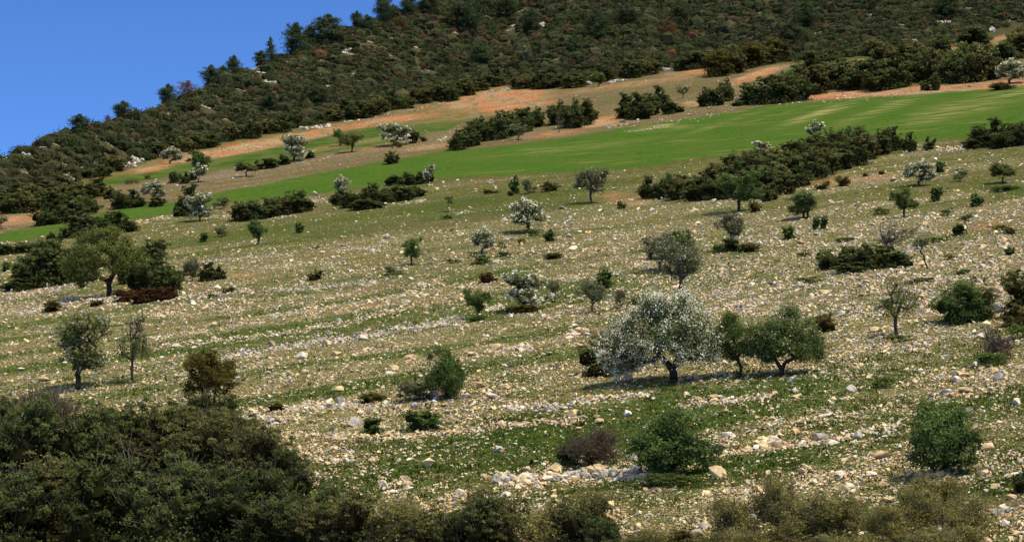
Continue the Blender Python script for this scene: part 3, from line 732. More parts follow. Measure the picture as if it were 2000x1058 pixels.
P('cush', 1612, 648, 38, 48, 'olive-brown bush just behind the green tree sprinkled with blossom')
P('gry', 1330, 572, 100, 88, 'greyish twin-trunked tree behind and above the largest blossoming tree', land='greyish twin-trunked tree')
P('gry', 1290, 530, 74, 84, 'grey-green bushy tree left behind the greyish twin-trunked tree')
P('sgt', 1330, 505, 58, 62, 'thin green treetop showing behind the greyish twin-trunked tree')
P('gt', 932, 622, 60, 52, 'small dense dark green tree with dark stem, centre of the field', land='small dense green tree')
P('brt', 936, 626, 14, 56, 'dark green plants round the foot of the small dense green tree')
P('bl', 1021, 606, 78, 94, 'round white-blossomed tree in the centre of the field', land='round white-blossomed tree')
P('cush', 1025, 608, 16, 70, 'dark low growth at the foot of the round central blossoming tree')
P('wood', 1083, 590, 46, 32, 'cone-shaped grey-green shrub right of the round central blossoming tree')
P('gry', 1156, 612, 70, 54, 'small grey tree with dark bent trunk, left above the largest blossoming tree', land='small grey bent tree')
P('grn', 1180, 562, 42, 36, 'bright green upright bush behind the small grey bent tree')
P('twig', 1213, 602, 40, 24, 'thin upright twiggy shrub between grey bent tree and largest blossoming tree')
P('brt', 1240, 594, 16, 44, 'low green plants right of the thin upright twiggy shrub')
P('russ', 951, 551, 21, 42, 'rust-red low dome bush above the round central blossoming tree', land='rust-red dome bush')
P('bl', 941, 495, 50, 44, 'small slim blossoming tree above a low bright green bush', land='small slim blossoming tree')
P('brt', 938, 514, 20, 46, 'low bright green bush beneath the small slim blossoming tree')
P('thin', 978, 500, 30, 16, 'tiny thin sapling right of the small slim blossoming tree')
P('brt', 985, 500, 10, 30, 'flat green plants beside the tiny thin sapling')
P('gt', 803, 518, 58, 42, 'small round green tree alone left of centre', land='small lone green tree')
P('wood', 768, 536, 17, 36, 'brown-green low shrub left below the small lone green tree')
P('brt', 884, 514, 12, 38, 'flat green plants right of the small lone green tree')
P('cush', 1080, 504, 13, 46, 'flat olive plants in the field above the rust-red dome bush')
P('bl', 1031, 454, 66, 64, 'rounded white-blossomed tree with dark stem, upper centre of the field', land='upper white-blossomed tree')
P('grn', 1073, 471, 25, 22, 'small green bush right below the upper white-blossomed tree')
P('brt', 1042, 461, 15, 26, 'low green plants at the foot of the upper white-blossomed tree')
P('brt', 1018, 476, 11, 18, 'tiny green plant left below the upper white-blossomed tree')
P('gry', 1154, 397, 72, 62, 'grey tree with pale flowering top, below the green crop field', land='grey pale-topped tree')
P('grn', 1005, 378, 38, 20, 'narrow dark green bush just below the green crop field')
P('wood', 1034, 378, 28, 30, 'small grey-green shrub between the narrow bush and the olive cushion')
P('cush', 1074, 374, 22, 38, 'olive rounded cushion left of the grey pale-topped tree')
P('cush', 957, 378, 9, 34, 'flat dark plants left of the narrow dark green bush')
P('cush', 997, 382, 11, 14, 'tiny dark bush at the foot of the narrow dark green bush')
P('thin', 876, 414, 32, 18, 'lone thin sapling on the grass left of centre', land='lone thin sapling')
P('brt', 873, 427, 9, 24, 'flat dark green plants below the lone thin sapling')
P('gt', 1443, 414, 80, 80, 'round light green tree standing before the long dark thicket', land='round light green tree')
P('gry', 1427, 488, 82, 54, 'tall narrow grey-green tree with a dark bush at its foot', land='tall narrow grey-green tree')
P('oak', 1428, 490, 28, 34, 'dark bush round the foot of the tall narrow grey-green tree')
P('cush', 1462, 491, 19, 46, 'olive-brown low bush right of the tall narrow grey-green tree')
P('brt', 1408, 492, 18, 34, 'bright green plants left of the tall narrow grey-green tree')
P('sgt', 1573, 427, 56, 62, 'bushy grey-green tree right of the round light green tree', land='bushy grey-green tree')
P('grn', 1594, 449, 28, 16, 'left one of two small green bushes below the bushy grey-green tree')
P('grn', 1609, 447, 26, 16, 'right one of two small green bushes below the bushy grey-green tree')
P('grn', 1541, 467, 27, 26, 'small stepped green bush alone left of the paired green bushes')
P('gt', 1766, 424, 56, 54, 'small flat-topped green tree in the stony upper right field', land='small flat-topped green tree')
P('brt', 1722, 418, 15, 34, 'low dark green plants left of the small flat-topped green tree')
P('bl', 1795, 364, 52, 52, 'small white-blossomed tree with dark stem, upper right', land='small upper-right blossoming tree')
P('spr', 1960, 359, 42, 52, 'light green round tree on a bright green grass patch at right', land='light green tree at right')
P('brt', 1968, 371, 12, 84, 'bright green plants spread beneath the light green tree at right')
P('wood', 1875, 355, 28, 28, 'grey-green bush left of the light green tree at right')
P('grn', 1836, 337, 22, 22, 'small dark bush right above the small upper-right blossoming tree')
P('grn', 1829, 394, 30, 24, 'dark green pointed bush right of the small flat-topped green tree')
P('grn', 1907, 404, 28, 26, 'dark green pointed bush below the light green tree at right')
P('thin', 1889, 457, 44, 28, 'thin leaning sapling beside a small dark round bush, right')
P('oak', 1873, 458, 22, 24, 'small dark round bush at the left foot of the thin leaning sapling')
P('brt', 1848, 421, 16, 26, 'low green plants above the small dark round bush at right')
P('cush', 1973, 457, 17, 26, 'small olive bush on ochre soil near the right edge')
P('brt', 1952, 450, 12, 34, 'flat green plants left of the small olive bush on ochre soil')
P('grn', 1972, 498, 17, 24, 'small green bush near the right edge, below the ochre soil')
P('bare', 1745, 512, 82, 78, 'bare twiggy tree rising out of the low dark clump at right', land='bare tree in the dark clump')
P('lean', 1813, 524, 62, 46, 'thin crooked tree leaning left, right of the low dark clump', land='thin crooked leaning tree')
P('brt', 1612, 518, 32, 36, 'bright green bush at the left end of the low dark clump')
P('brt', 1571, 503, 15, 32, 'low green plants left above the low dark clump at right')
P('brt', 1650, 472, 10, 46, 'flat green plants above the low dark clump at right')
P('brt', 1576, 552, 13, 54, 'long flat green plants left below the low dark clump')
P('brt', 1796, 552, 12, 68, 'long flat green plants right below the low dark clump')
P('brt', 1828, 472, 11, 56, 'flat green plants above the thin crooked leaning tree')
P('brt', 1880, 535, 13, 42, 'low green plants above the large round green bush')
P('brt', 1855, 508, 14, 26, 'small green plants right of the thin crooked leaning tree')
P('cush', 1213, 408, 17, 20, 'small dark dome bush on orange soil left of the thicket')
P('cush', 1476, 414, 23, 28, 'olive dome bush at the right foot of the round light green tree')
P('olive', 1499, 393, 32, 38, 'olive-brown bush at the lower edge of the thicket, right of round green tree')
P('oak', 1265, 388, 46, 36, 'dark bushy small tree on orange soil at the left end of the thicket')
row('cush', [(1604, 370, 12, 26), (1613, 364, 12, 16), (1648, 363, 19, 26), (1638, 354, 12, 16), (1690, 345, 7, 16), (1722, 341, 8, 16)], 'small dark dome bush', 'of the tiny bushes right of the thicket', 'tiny dome bushes on the stony slope right of the thicket')
P('sgt', 501, 477, 48, 38, 'small grey-green tree alone in the left upper field', land='small grey-green tree')
P('grn', 398, 472, 19, 18, 'small green bush left of the small grey-green tree, lower one')
P('wood', 432, 462, 22, 26, 'small tangled green shrub left of the small grey-green tree')
P('grn', 585, 454, 21, 20, 'small green bush right of the small grey-green tree')
P('cush', 617, 547, 22, 33, 'dark olive dome bush in the striped left field', land='dark olive dome bush')
P('cush', 447, 571, 13, 30, 'dark flat dome bush behind the pale stone row at left')
P('brt', 413, 581, 11, 20, 'low green plant in front of the pale stone row at left')
P('cush', 103, 607, 23, 42, 'dark round bush on grey stones, left below the big spreading tree')
P('cush', 187, 597, 14, 32, 'small dark bush on grey stones directly under the big spreading tree')
P('cush', 160, 562, 10, 18, 'tiny round bush left of the big spreading trunk')
P('grn', 12, 530, 20, 20, 'small green bush at the left edge of the photo, mid height')
row('russ', [(248, 588, 24, 56), (286, 590, 30, 60), (326, 585, 27, 54)], 'russet-brown low bush', 'right of the big spreading trunk', 'russet bushes right of the big spreading tree')
P('wood', 374, 550, 48, 34, 'greyish woody shrub with pale twigs right of the dark bushes')
row('oak', [(35, 566, 26, 52), (62, 560, 60, 64), (96, 557, 92, 74), (122, 552, 84, 58), (75, 520, 46, 46), (48, 540, 44, 46)], 'dark evergreen bush', 'of the clump left of the big spreading tree', 'dark bushes left of the big spreading tree')
row('oak', [(260, 552, 84, 56), (292, 535, 70, 68), (315, 576, 76, 70), (278, 576, 64, 54), (336, 566, 48, 40)], 'dark evergreen bush', 'of the clump right of the big spreading tree', 'dark bushes right of the big spreading tree')
row('oak', [(406, 548, 38, 44), (428, 545, 28, 32)], 'dark bush', 'of the pair right of the greyish woody shrub', 'pair of dark bushes beside the greyish shrub')
row('oak', [(150, 462, 42, 50), (178, 460, 46, 52), (205, 458, 46, 52), (235, 455, 44, 52), (168, 474, 36, 40), (100, 474, 22, 18), (116, 474, 20, 16)], 'dark evergreen bush', 'of the row behind the big spreading crown', 'dark bushes behind the big spreading tree')
row(('oak', 'olive'), [(12, 496, 22, 40), (40, 493, 22, 44), (72, 491, 22, 44), (100, 488, 22, 34)], 'low dark bush', 'of the low row at the left edge', 'low bushes at the left edge below the crop strip')
row('oak', [(1628, 524, 30, 50), (1655, 522, 44, 52), (1690, 524, 50, 60), (1722, 522, 46, 54), (1752, 521, 32, 48), (1660, 530, 20, 60), (1774, 522, 14, 24)], 'dark olive bush', 'of the low clump around the bare tree', 'low dark clump at the foot of the bare tree')
# ---- the long thicket below the crop field
row(('oak', 'olive', 'oak'), [(1300, 388, 50, 46), (1330, 390, 52, 52), (1365, 391, 50, 54), (1395, 388, 54, 54), (1425, 388, 50, 50), (1462, 388, 56, 56), (1492, 384, 60, 56), (1520, 378, 60, 58), (1550, 366, 60, 58), (1580, 352, 58, 56), (1608, 342, 58, 56), (1636, 334, 58, 56), (1664, 322, 56, 52), (1692, 312, 54, 50), (1718, 302, 52, 46), (1742, 296, 50, 36)],
    'dark evergreen bush', 'along the lower edge of the long thicket', 'front bushes of the long thicket below the crop field')
row(('olive', 'oak', 'oak'), [(1422, 344, 42, 46), (1448, 338, 46, 46), (1476, 334, 44, 50), (1508, 328, 42, 52), (1540, 322, 46, 54), (1570, 316, 46, 52), (1600, 306, 48, 52), (1630, 298, 50, 54), (1660, 292, 46, 48), (1685, 290, 46, 36), (1400, 362, 46, 50), (1440, 366, 52, 52), (1480, 362, 54, 54), (1520, 352, 52, 54), (1560, 342, 50, 54)],
    'olive evergreen bush', 'along the upper edge of the long thicket', 'rear bushes of the long thicket below the crop field')
P('bl', 1592, 272, 36, 38, 'small pale blossoming tree at the crop edge behind the long thicket')
P('bl', 1488, 306, 30, 34, 'pale blossom top peeping out of the long thicket')
P('oak', 1776, 297, 40, 28, 'upright dark bush on the stone bank, first right of the thicket')
P('oak', 1815, 294, 28, 26, 'small dark bush on the stone bank, second right of the thicket')
row('oak', [(1898, 290, 26, 34), (1920, 287, 46, 48), (1948, 285, 56, 50), (1978, 284, 46, 50), (2003, 284, 58, 44), (1965, 288, 30, 50)], 'dark evergreen bush', 'of the clump at the right edge below the crop field', 'dark clump at the right edge below the crop field')
# ---- bushes on the lower margin of the crop strip
row(('olive', 'oak', 'oak', 'oak'), [(478, 430, 40, 46), (500, 428, 40, 42), (526, 424, 40, 42), (551, 420, 48, 40), (576, 416, 46, 42), (600, 412, 24, 30), (538, 402, 18, 20)], 'dark spiky bush', 'of the clump on the crop margin left of centre', 'bushes on the crop margin left of centre')
row('oak', [(664, 400, 34, 32), (690, 404, 32, 44), (722, 402, 46, 34), (752, 397, 32, 48), (785, 392, 32, 46), (814, 384, 24, 34), (720, 408, 22, 60)], 'low dark bush', 'of the long low clump under the crop strip', 'long low clump under the crop strip')
row('oak', [(770, 362, 22, 36), (795, 362, 28, 36), (820, 360, 26, 32), (838, 356, 24, 20)], 'small dark bush', 'of the short clump on the crop edge', 'short clump on the crop edge')
P('bl', 665, 392, 48, 32, 'white-blossomed young tree at the left end of the long low clump')
P('bl', 838, 358, 38, 18, 'narrow white-blossomed sapling at the right end of the short clump')
P('olive', 764, 320, 26, 30, 'olive-brown shrub on the brown strip above the crop field')
P('oak', 370, 420, 62, 54, 'tall dark round bush on the crop strip at left')
P('oak', 352, 422, 36, 32, 'lower dark bush at the left foot of the tall round bush')
P('bl', 390, 432, 56, 52, 'pale blossoming tree in front of the tall dark round bush')
P('wood', 432, 408, 24, 30, 'faint grey-green shrub right of the tall dark round bush')
# ---- left clumps above the crop strip
row(('oak', 'olive', 'oak'), [(20, 415, 40, 42), (45, 414, 44, 46), (68, 410, 38, 36), (98, 402, 38, 44), (130, 396, 42, 50), (160, 390, 40, 46), (190, 382, 38, 42), (215, 388, 26, 30), (92, 440, 34, 44), (118, 436, 36, 46), (145, 428, 38, 46), (172, 418, 38, 40), (110, 412, 40, 50), (150, 408, 40, 50), (240, 408, 38, 40), (262, 405, 36, 36)],
    'dark evergreen bush', 'of the mass above the left end of the crop', 'bush mass above the left end of the crop strip')
P('bl', 298, 395, 44, 40, 'pale grey-green blossoming tree between dark bushes at left')
P('olive', 305, 403, 24, 38, 'brown-olive bush at the foot of the pale blossoming tree at left')
P('bl', 134, 363, 24, 20, 'tiny pale blossoming tree at the scrub edge, far left')
P('gry', 6, 388, 30, 40, 'soft grey-green bush at the far left edge')
P('gry', 2, 448, 30, 22, 'grey-green bush at the far left edge, lower')
# ---- upper green field
P('bl', 332, 320, 32, 40, 'pale round blossoming tree, first at left of the upper green field', land='first pale tree of the upper field')
P('gt', 392, 342, 50, 44, 'olive-green round tree above two dark bushes, upper field', land=None)
P('bl', 388, 356, 36, 36, 'pinkish-grey flowering tree between dark bushes, upper field')
row('oak', [(339, 357, 24, 22), (360, 358, 24, 24), (374, 352, 22, 20)], 'small dark bush', 'of the trio at the upper field bank', 'small dark bushes at the upper field bank')
P('twig', 258, 358, 9, 32, 'low brown shrub on the upper green field, left')
P('twig', 288, 349, 9, 20, 'low brown shrub on the upper green field, right of its twin')
P('spr', 482, 345, 30, 44, 'low spreading grey-green tree on the bare strip')
P('bl', 574, 314, 52, 62, 'large pale green blossoming tree in the upper green field', land='large pale tree of the upper field')
row('oak', [(505, 331, 20, 30), (528, 328, 22, 32), (552, 322, 22, 30), (605, 309, 15, 22)], 'low dark bush', 'of the hedge by the large pale upper tree', 'low hedge in the upper green field')
P('gt', 664, 285, 34, 30, 'dark green tree behind the light green one, upper field')
P('spr', 687, 298, 42, 48, 'light green round tree with dark stem, upper field')
P('bl', 769, 285, 44, 56, 'silver-grey blossoming tree beside a dark bush, upper field')
P('brt', 775, 288, 13, 26, 'low green bush at the foot of the silver-grey blossoming tree')
P('oak', 806, 280, 28, 24, 'dark bush touching the silver-grey blossoming tree')
P('cush', 828, 276, 11, 16, 'tiny dark bush beside a low stone row, upper field')
row('oak', [(893, 292, 34, 34), (915, 286, 44, 42), (940, 276, 50, 42), (966, 272, 54, 46), (992, 266, 52, 44), (1016, 260, 50, 44), (1042, 248, 40, 40), (925, 270, 36, 40), (1030, 226, 18, 22)], 'dark evergreen bush', 'of the long clump above the crop field', 'long dark clump above the crop field')
P('gry', 1012, 274, 34, 30, 'small grey tree in front of the long dark clump')
row('oak', [(1090, 244, 50, 44), (1115, 250, 58, 52), (1142, 244, 52, 40), (1160, 233, 18, 22)], 'dark round evergreen bush', 'of the rounded clump on red soil', 'rounded dark clump on red soil')
P('bare', 1092, 260, 34, 26, 'whitish bare shrub tree before the rounded dark clump')
row('oak', [(1225, 230, 50, 42), (1250, 233, 54, 46), (1272, 225, 44, 36), (1288, 210, 44, 34), (1308, 223, 28, 30), (1326, 220, 14, 24)], 'dark evergreen bush', 'of the clump above the low stone wall', 'dark clump above the low stone wall')
P('gry', 1334, 192, 26, 28, 'small grey-green tree right above the stone wall clump')
P('gt', 1170, 169, 32, 34, 'lone small green tree on the orange soil below the hillside')
row('oak', [(1380, 208, 38, 32), (1400, 206, 36, 34), (1420, 198, 46, 30), (1441, 208, 12, 24)], 'dark evergreen bush', 'of the pair-like clump beside the big white rock', 'dark clump beside the white rock')
# ---- right upper border
row(('yol', 'olive'), [(1406, 150, 54, 50), (1432, 143, 54, 48), (1462, 134, 52, 50), (1492, 126, 48, 50), (1518, 118, 44, 44)], 'bright olive bush', 'of the lighter bushes above the orange soil', 'lighter olive bushes above the orange soil')
row(('oak', 'oak', 'olive'), [(1470, 204, 44, 48), (1496, 203, 58, 54), (1524, 202, 56, 54), (1556, 196, 62, 60), (1590, 184, 58, 56), (1620, 174, 54, 54), (1650, 174, 54, 56), (1682, 176, 62, 60), (1715, 177, 66, 60), (1746, 172, 62, 56), (1776, 162, 58, 52), (1806, 160, 62, 54), (1836, 162, 70, 60), (1868, 162, 74, 62), (1900, 160, 78, 64), (1930, 156, 70, 60), (1958, 140, 60, 56), (1988, 116, 64, 60), (1585, 150, 50, 56), (1620, 140, 50, 56), (1720, 130, 54, 60), (1780, 128, 50, 56), (1830, 112, 44, 50), (1900, 100, 50, 60)],
    'big dark evergreen bush', 'of the mass at the right above the crop field', 'evergreen mass at the right above the crop field')
P('olive', 1806, 178, 20, 22, 'small olive bush on red soil, left of the dark pointed one')
P('oak', 1826, 177, 34, 20, 'small dark pointed bush on red soil above the crop field')
P('bl', 1971, 164, 46, 62, 'bright pale blossoming tree at the far right above the crop field', land='bright pale tree at far right')
P('cush', 1958, 176, 16, 50, 'low dark shape standing for ground shadow beneath the bright pale tree at far right')  # leafy dome put in place of the dark ground shadow under the tree
# ---- pines
for k, (kd, u, v, h, w, l) in enumerate([
 ('pine', 155, 252, 28, 38, 'dark pine on the skyline at far left'), ('rpine', 211, 226, 20, 16, 'small reddish-brown pine on the skyline, beside a wider green one'), ('pine', 240, 222, 30, 36, 'wide green pine on the skyline right of the small reddish one'),
 ('pine', 328, 192, 38, 34, 'dark pine on the skyline left of the rust-brown pine'), ('rpine', 367, 174, 32, 42, 'rust-brown dying pine on the skyline'), ('pine', 412, 160, 38, 36, 'dark ragged pine on the skyline right of the rust-brown pine'),
 ('pine', 436, 150, 24, 24, 'small pine filling the gap right of the dark ragged pine'), ('pine', 457, 142, 36, 28, 'round-topped single pine on the skyline, left of the cone-shaped one'), ('cone', 528, 112, 48, 30, 'cone-shaped pointed pine on the skyline'),
 ('pine', 510, 118, 26, 28, 'low pine at the left foot of the cone-shaped pine'), ('pine', 578, 100, 58, 46, 'tall broad pine, left one of two big skyline pines'), ('pine', 606, 90, 40, 36, 'smaller pine between the two big skyline pines'), ('pine', 640, 78, 50, 58, 'very broad bushy pine, right one of two big skyline pines'),
 ('pine', 697, 52, 30, 22, 'small loose pine on the skyline right of the broad bushy one'), ('pine', 716, 60, 30, 36, 'dark low pine just below the small loose skyline pine'), ('pine', 748, 42, 50, 34, 'tall stepped pine against the sky near the top'),
 ('pine', 768, 34, 24, 22, 'thin small pine right of the tall stepped pine'), ('pine', 799, 28, 36, 32, 'dark pine at the top of the photo beside the last sky gap'), ('pine', 836, 24, 36, 40, 'broad dark pine right of the last sky gap'),
 ('rpine', 783, 54, 18, 30, 'rust-coloured low pine on the slope under the skyline'), ('pine', 912, 66, 76, 60, 'largest dark pine on the wooded slope, upper centre'), ('pine', 945, 30, 50, 48, 'dark pine at the top edge above the largest slope pine'),
 ('pine', 990, 30, 40, 40, 'dark pine at the top edge, left of the pale diagonal ledge'), ('pine', 1038, 60, 44, 34, 'dark pine below the pale diagonal ledge'), ('pine', 1165, 72, 52, 46, 'dark pine on the wooded slope right of upper centre'),
 ('rpine', 1306, 72, 38, 30, 'rust-red thin pine on the wooded slope'), ('pine', 1330, 40, 34, 36, 'dark pine above the rust-red thin pine'), ('pine', 1225, 44, 34, 44, 'dark pine between the slope pines, near the top edge'),
 ('pine', 1572, 52, 52, 48, 'dark pine near the top edge at right'), ('pine', 1545, 85, 40, 50, 'dark bushy pine below the top-edge pine at right'), ('pine', 1850, 30, 40, 50, 'dark pine near the top right corner'),
 ('pine', 940, 118, 34, 40, 'mid-slope dark pine below the largest slope pine'), ('gry', 1026, 126, 44, 28, 'greyish bare-looking tree among the dark scrub'), ('pine', 525, 216, 34, 32, 'dark bushy pine in the scrub at left'), ('pine', 612, 196, 34, 52, 'broad dark pine in the scrub left of centre'),
 ('pine', 866, 128, 30, 30, 'dark pine left of the mid-slope dark pine'), ('rpine', 288, 262, 14, 26, 'yellowish-brown low bush-like pine in the left scrub'), ('pine', 325, 258, 18, 24, 'small dark pine low in the left scrub'), ('pine', 1120, 100, 32, 30, 'small dark pine right of the greyish tree')]):
    plant(kd, u, v + 4, h + 4, w * 1.08, l, 'pines on the hillside' if kd != 'gry' else None, sink=.02)
# ---- hem of the hillside scrub
hem = []
u = -8
rr = random.Random(5)
while u < 1385:
    w_ = rr.uniform(30, 46); h_ = rr.uniform(24, 40) * (1 if u > 300 else .8)
    if not (975 < u < 1015 or 590 < u < 632 or 232 < u < 282 or 1138 < u < 1160 or 1200 < u < 1225 or 1270 < u < 1330):
        hem.append((u, float(A_(u)) + rr.uniform(-5, 2), h_, w_))
    u += w_ * rr.uniform(.62, .85)
row(('oak', 'oak', 'olive'), hem, 'dark evergreen bush', 'along the lower edge of the wooded hillside', 'bushes along the lower edge of the hillside scrub')
# ---- foreground thickets
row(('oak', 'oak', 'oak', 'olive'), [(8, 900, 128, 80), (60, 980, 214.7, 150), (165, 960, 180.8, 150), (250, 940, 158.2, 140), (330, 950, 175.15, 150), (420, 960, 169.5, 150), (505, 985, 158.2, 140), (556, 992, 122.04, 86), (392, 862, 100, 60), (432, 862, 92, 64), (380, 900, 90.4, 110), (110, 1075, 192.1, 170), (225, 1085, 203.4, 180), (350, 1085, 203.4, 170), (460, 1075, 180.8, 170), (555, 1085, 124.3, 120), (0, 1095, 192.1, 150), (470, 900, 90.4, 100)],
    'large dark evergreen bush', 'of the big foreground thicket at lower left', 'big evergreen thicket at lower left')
P('twig', 96, 856, 104, 110, 'greyish leafless brushwood rising behind the lower left thicket')
P('open', 20, 848, 72, 60, 'brown-green open bush at the left edge behind the thicket')
P('dry', 416, 1068, 44, 46, 'dry orange-brown leafy tip in front of the lower left thicket')
row(('olive', 'oak', 'olive', 'open'), [(630, 1088, 124.3, 110), (700, 1092, 146.9, 120), (770, 1095, 126.56, 110), (660, 1080, 146.9, 80), (850, 1098, 113, 120), (930, 1104, 146.9, 120), (985, 1100, 135.6, 110), (1060, 1104, 124.3, 120), (1130, 1102, 135.6, 110), (1175, 1108, 108.48, 80)],
    'olive shrub', 'of the shrub row along the bottom edge', 'olive-brown shrubs along the bottom edge centre')
P('open', 925, 1010, 68, 46, 'small bare-twigged shrub rising above the bottom shrub row')
P('open', 1150, 1010, 56, 60, 'brown tangled shrub top between bottom shrubs and white rocks')
row(('olive', 'open', 'yol'), [(1235, 1112, 74, 90), (1290, 1112, 88, 100), (1345, 1112, 88, 110), (1400, 1116, 79.2, 110), (1460, 1116, 88, 100), (1525, 1116, 88, 110), (1590, 1120, 79.2, 110), (1650, 1120, 79.2, 110), (1720, 1120, 73.92, 110), (1790, 1120, 79.2, 110), (1850, 1116, 96.8, 110), (1910, 1120, 79.2, 100), (1975, 1120, 61.6, 90)],
    'olive shrub', 'of the bottom shrubs at lower right', 'olive shrubs along the bottom edge at right')
row('open', [(1440, 1062, 96.8, 80), (1505, 1060, 132, 90), (1570, 1068, 105.6, 90), (1640, 1062, 105.6, 90), (1720, 1068, 88, 90), (1790, 1040, 96.8, 80), (1840, 1020, 96.8, 90), (1880, 1060, 96.8, 90)],
    'sparse see-through olive shrub', 'of the open shrubs over stony ground', 'sparse open shrubs at lower right')
P('oak', 1998, 960, 46, 40, 'dark green bush cut by the right edge, lower part')

# ------------------------------------------------------------------ stones
def hull_mesh(seed, npts, flat=.6, sub=0, amp=.06, long=1.0, sharp=.0):
    r = np.random.default_rng(seed); bm = bmesh.new()
    P = rdirs(npts, r) * r.uniform(.78, 1.0, (npts, 1)); P = P * [long, .8, flat]
    for p in P: bm.verts.new(p)
    res = bmesh.ops.convex_hull(bm, input=bm.verts)
    bmesh.ops.delete(bm, geom=[v for v in bm.verts if not v.link_faces], context='VERTS')
    bmesh.ops.triangulate(bm, faces=bm.faces)
    if sub:
        bmesh.ops.bevel(bm, geom=list(bm.edges), offset=.025, segments=1, affect='EDGES')
        bmesh.ops.triangulate(bm, faces=bm.faces)
        bmesh.ops.subdivide_edges(bm, edges=list(bm.edges), cuts=sub, use_grid_fill=True)
        bmesh.ops.triangulate(bm, faces=bm.faces)
        for v in bm.verts:
            x, y, z = v.co
            n = float(fbm(np.array(x * 3 + z * 2 + 30), np.array(y * 3 - z * 1.7 + 30), 3)) - .5
            v.co *= 1 + n * amp * 4
    bm.verts.index_update()
    V = np.array([v.co[:] for v in bm.verts]); T = np.array([[v.index for v in f.verts] for f in bm.faces]); bm.free()
    return V, T
HV = [hull_mesh(50 + k, 11, .55 + .1 * (k % 3)) for k in range(10)]
HS = [hull_mesh(80 + k, 6, .6) for k in range(6)]
TONES = {'cream': (.82, .66, .39), 'white': (.84, .78, .65), 'tan': (.64, .47, .28), 'orange': (.68, .44, .24), 'grey': (.50, .47, .44)}
def tone_choice(r, n, grey=0.0):
    k = list(TONES); c = np.array([TONES[t] for t in k])
    p = np.array([.46, .20, .19, .06, .09]); p[4] += grey; p[1] += grey * .7; p /= p.sum()
    i = r.choice(5, n, p=p)
    return i, c[i] * (1 + r.normal(size=(n, 1)) * .13).clip(.6, 1.35)
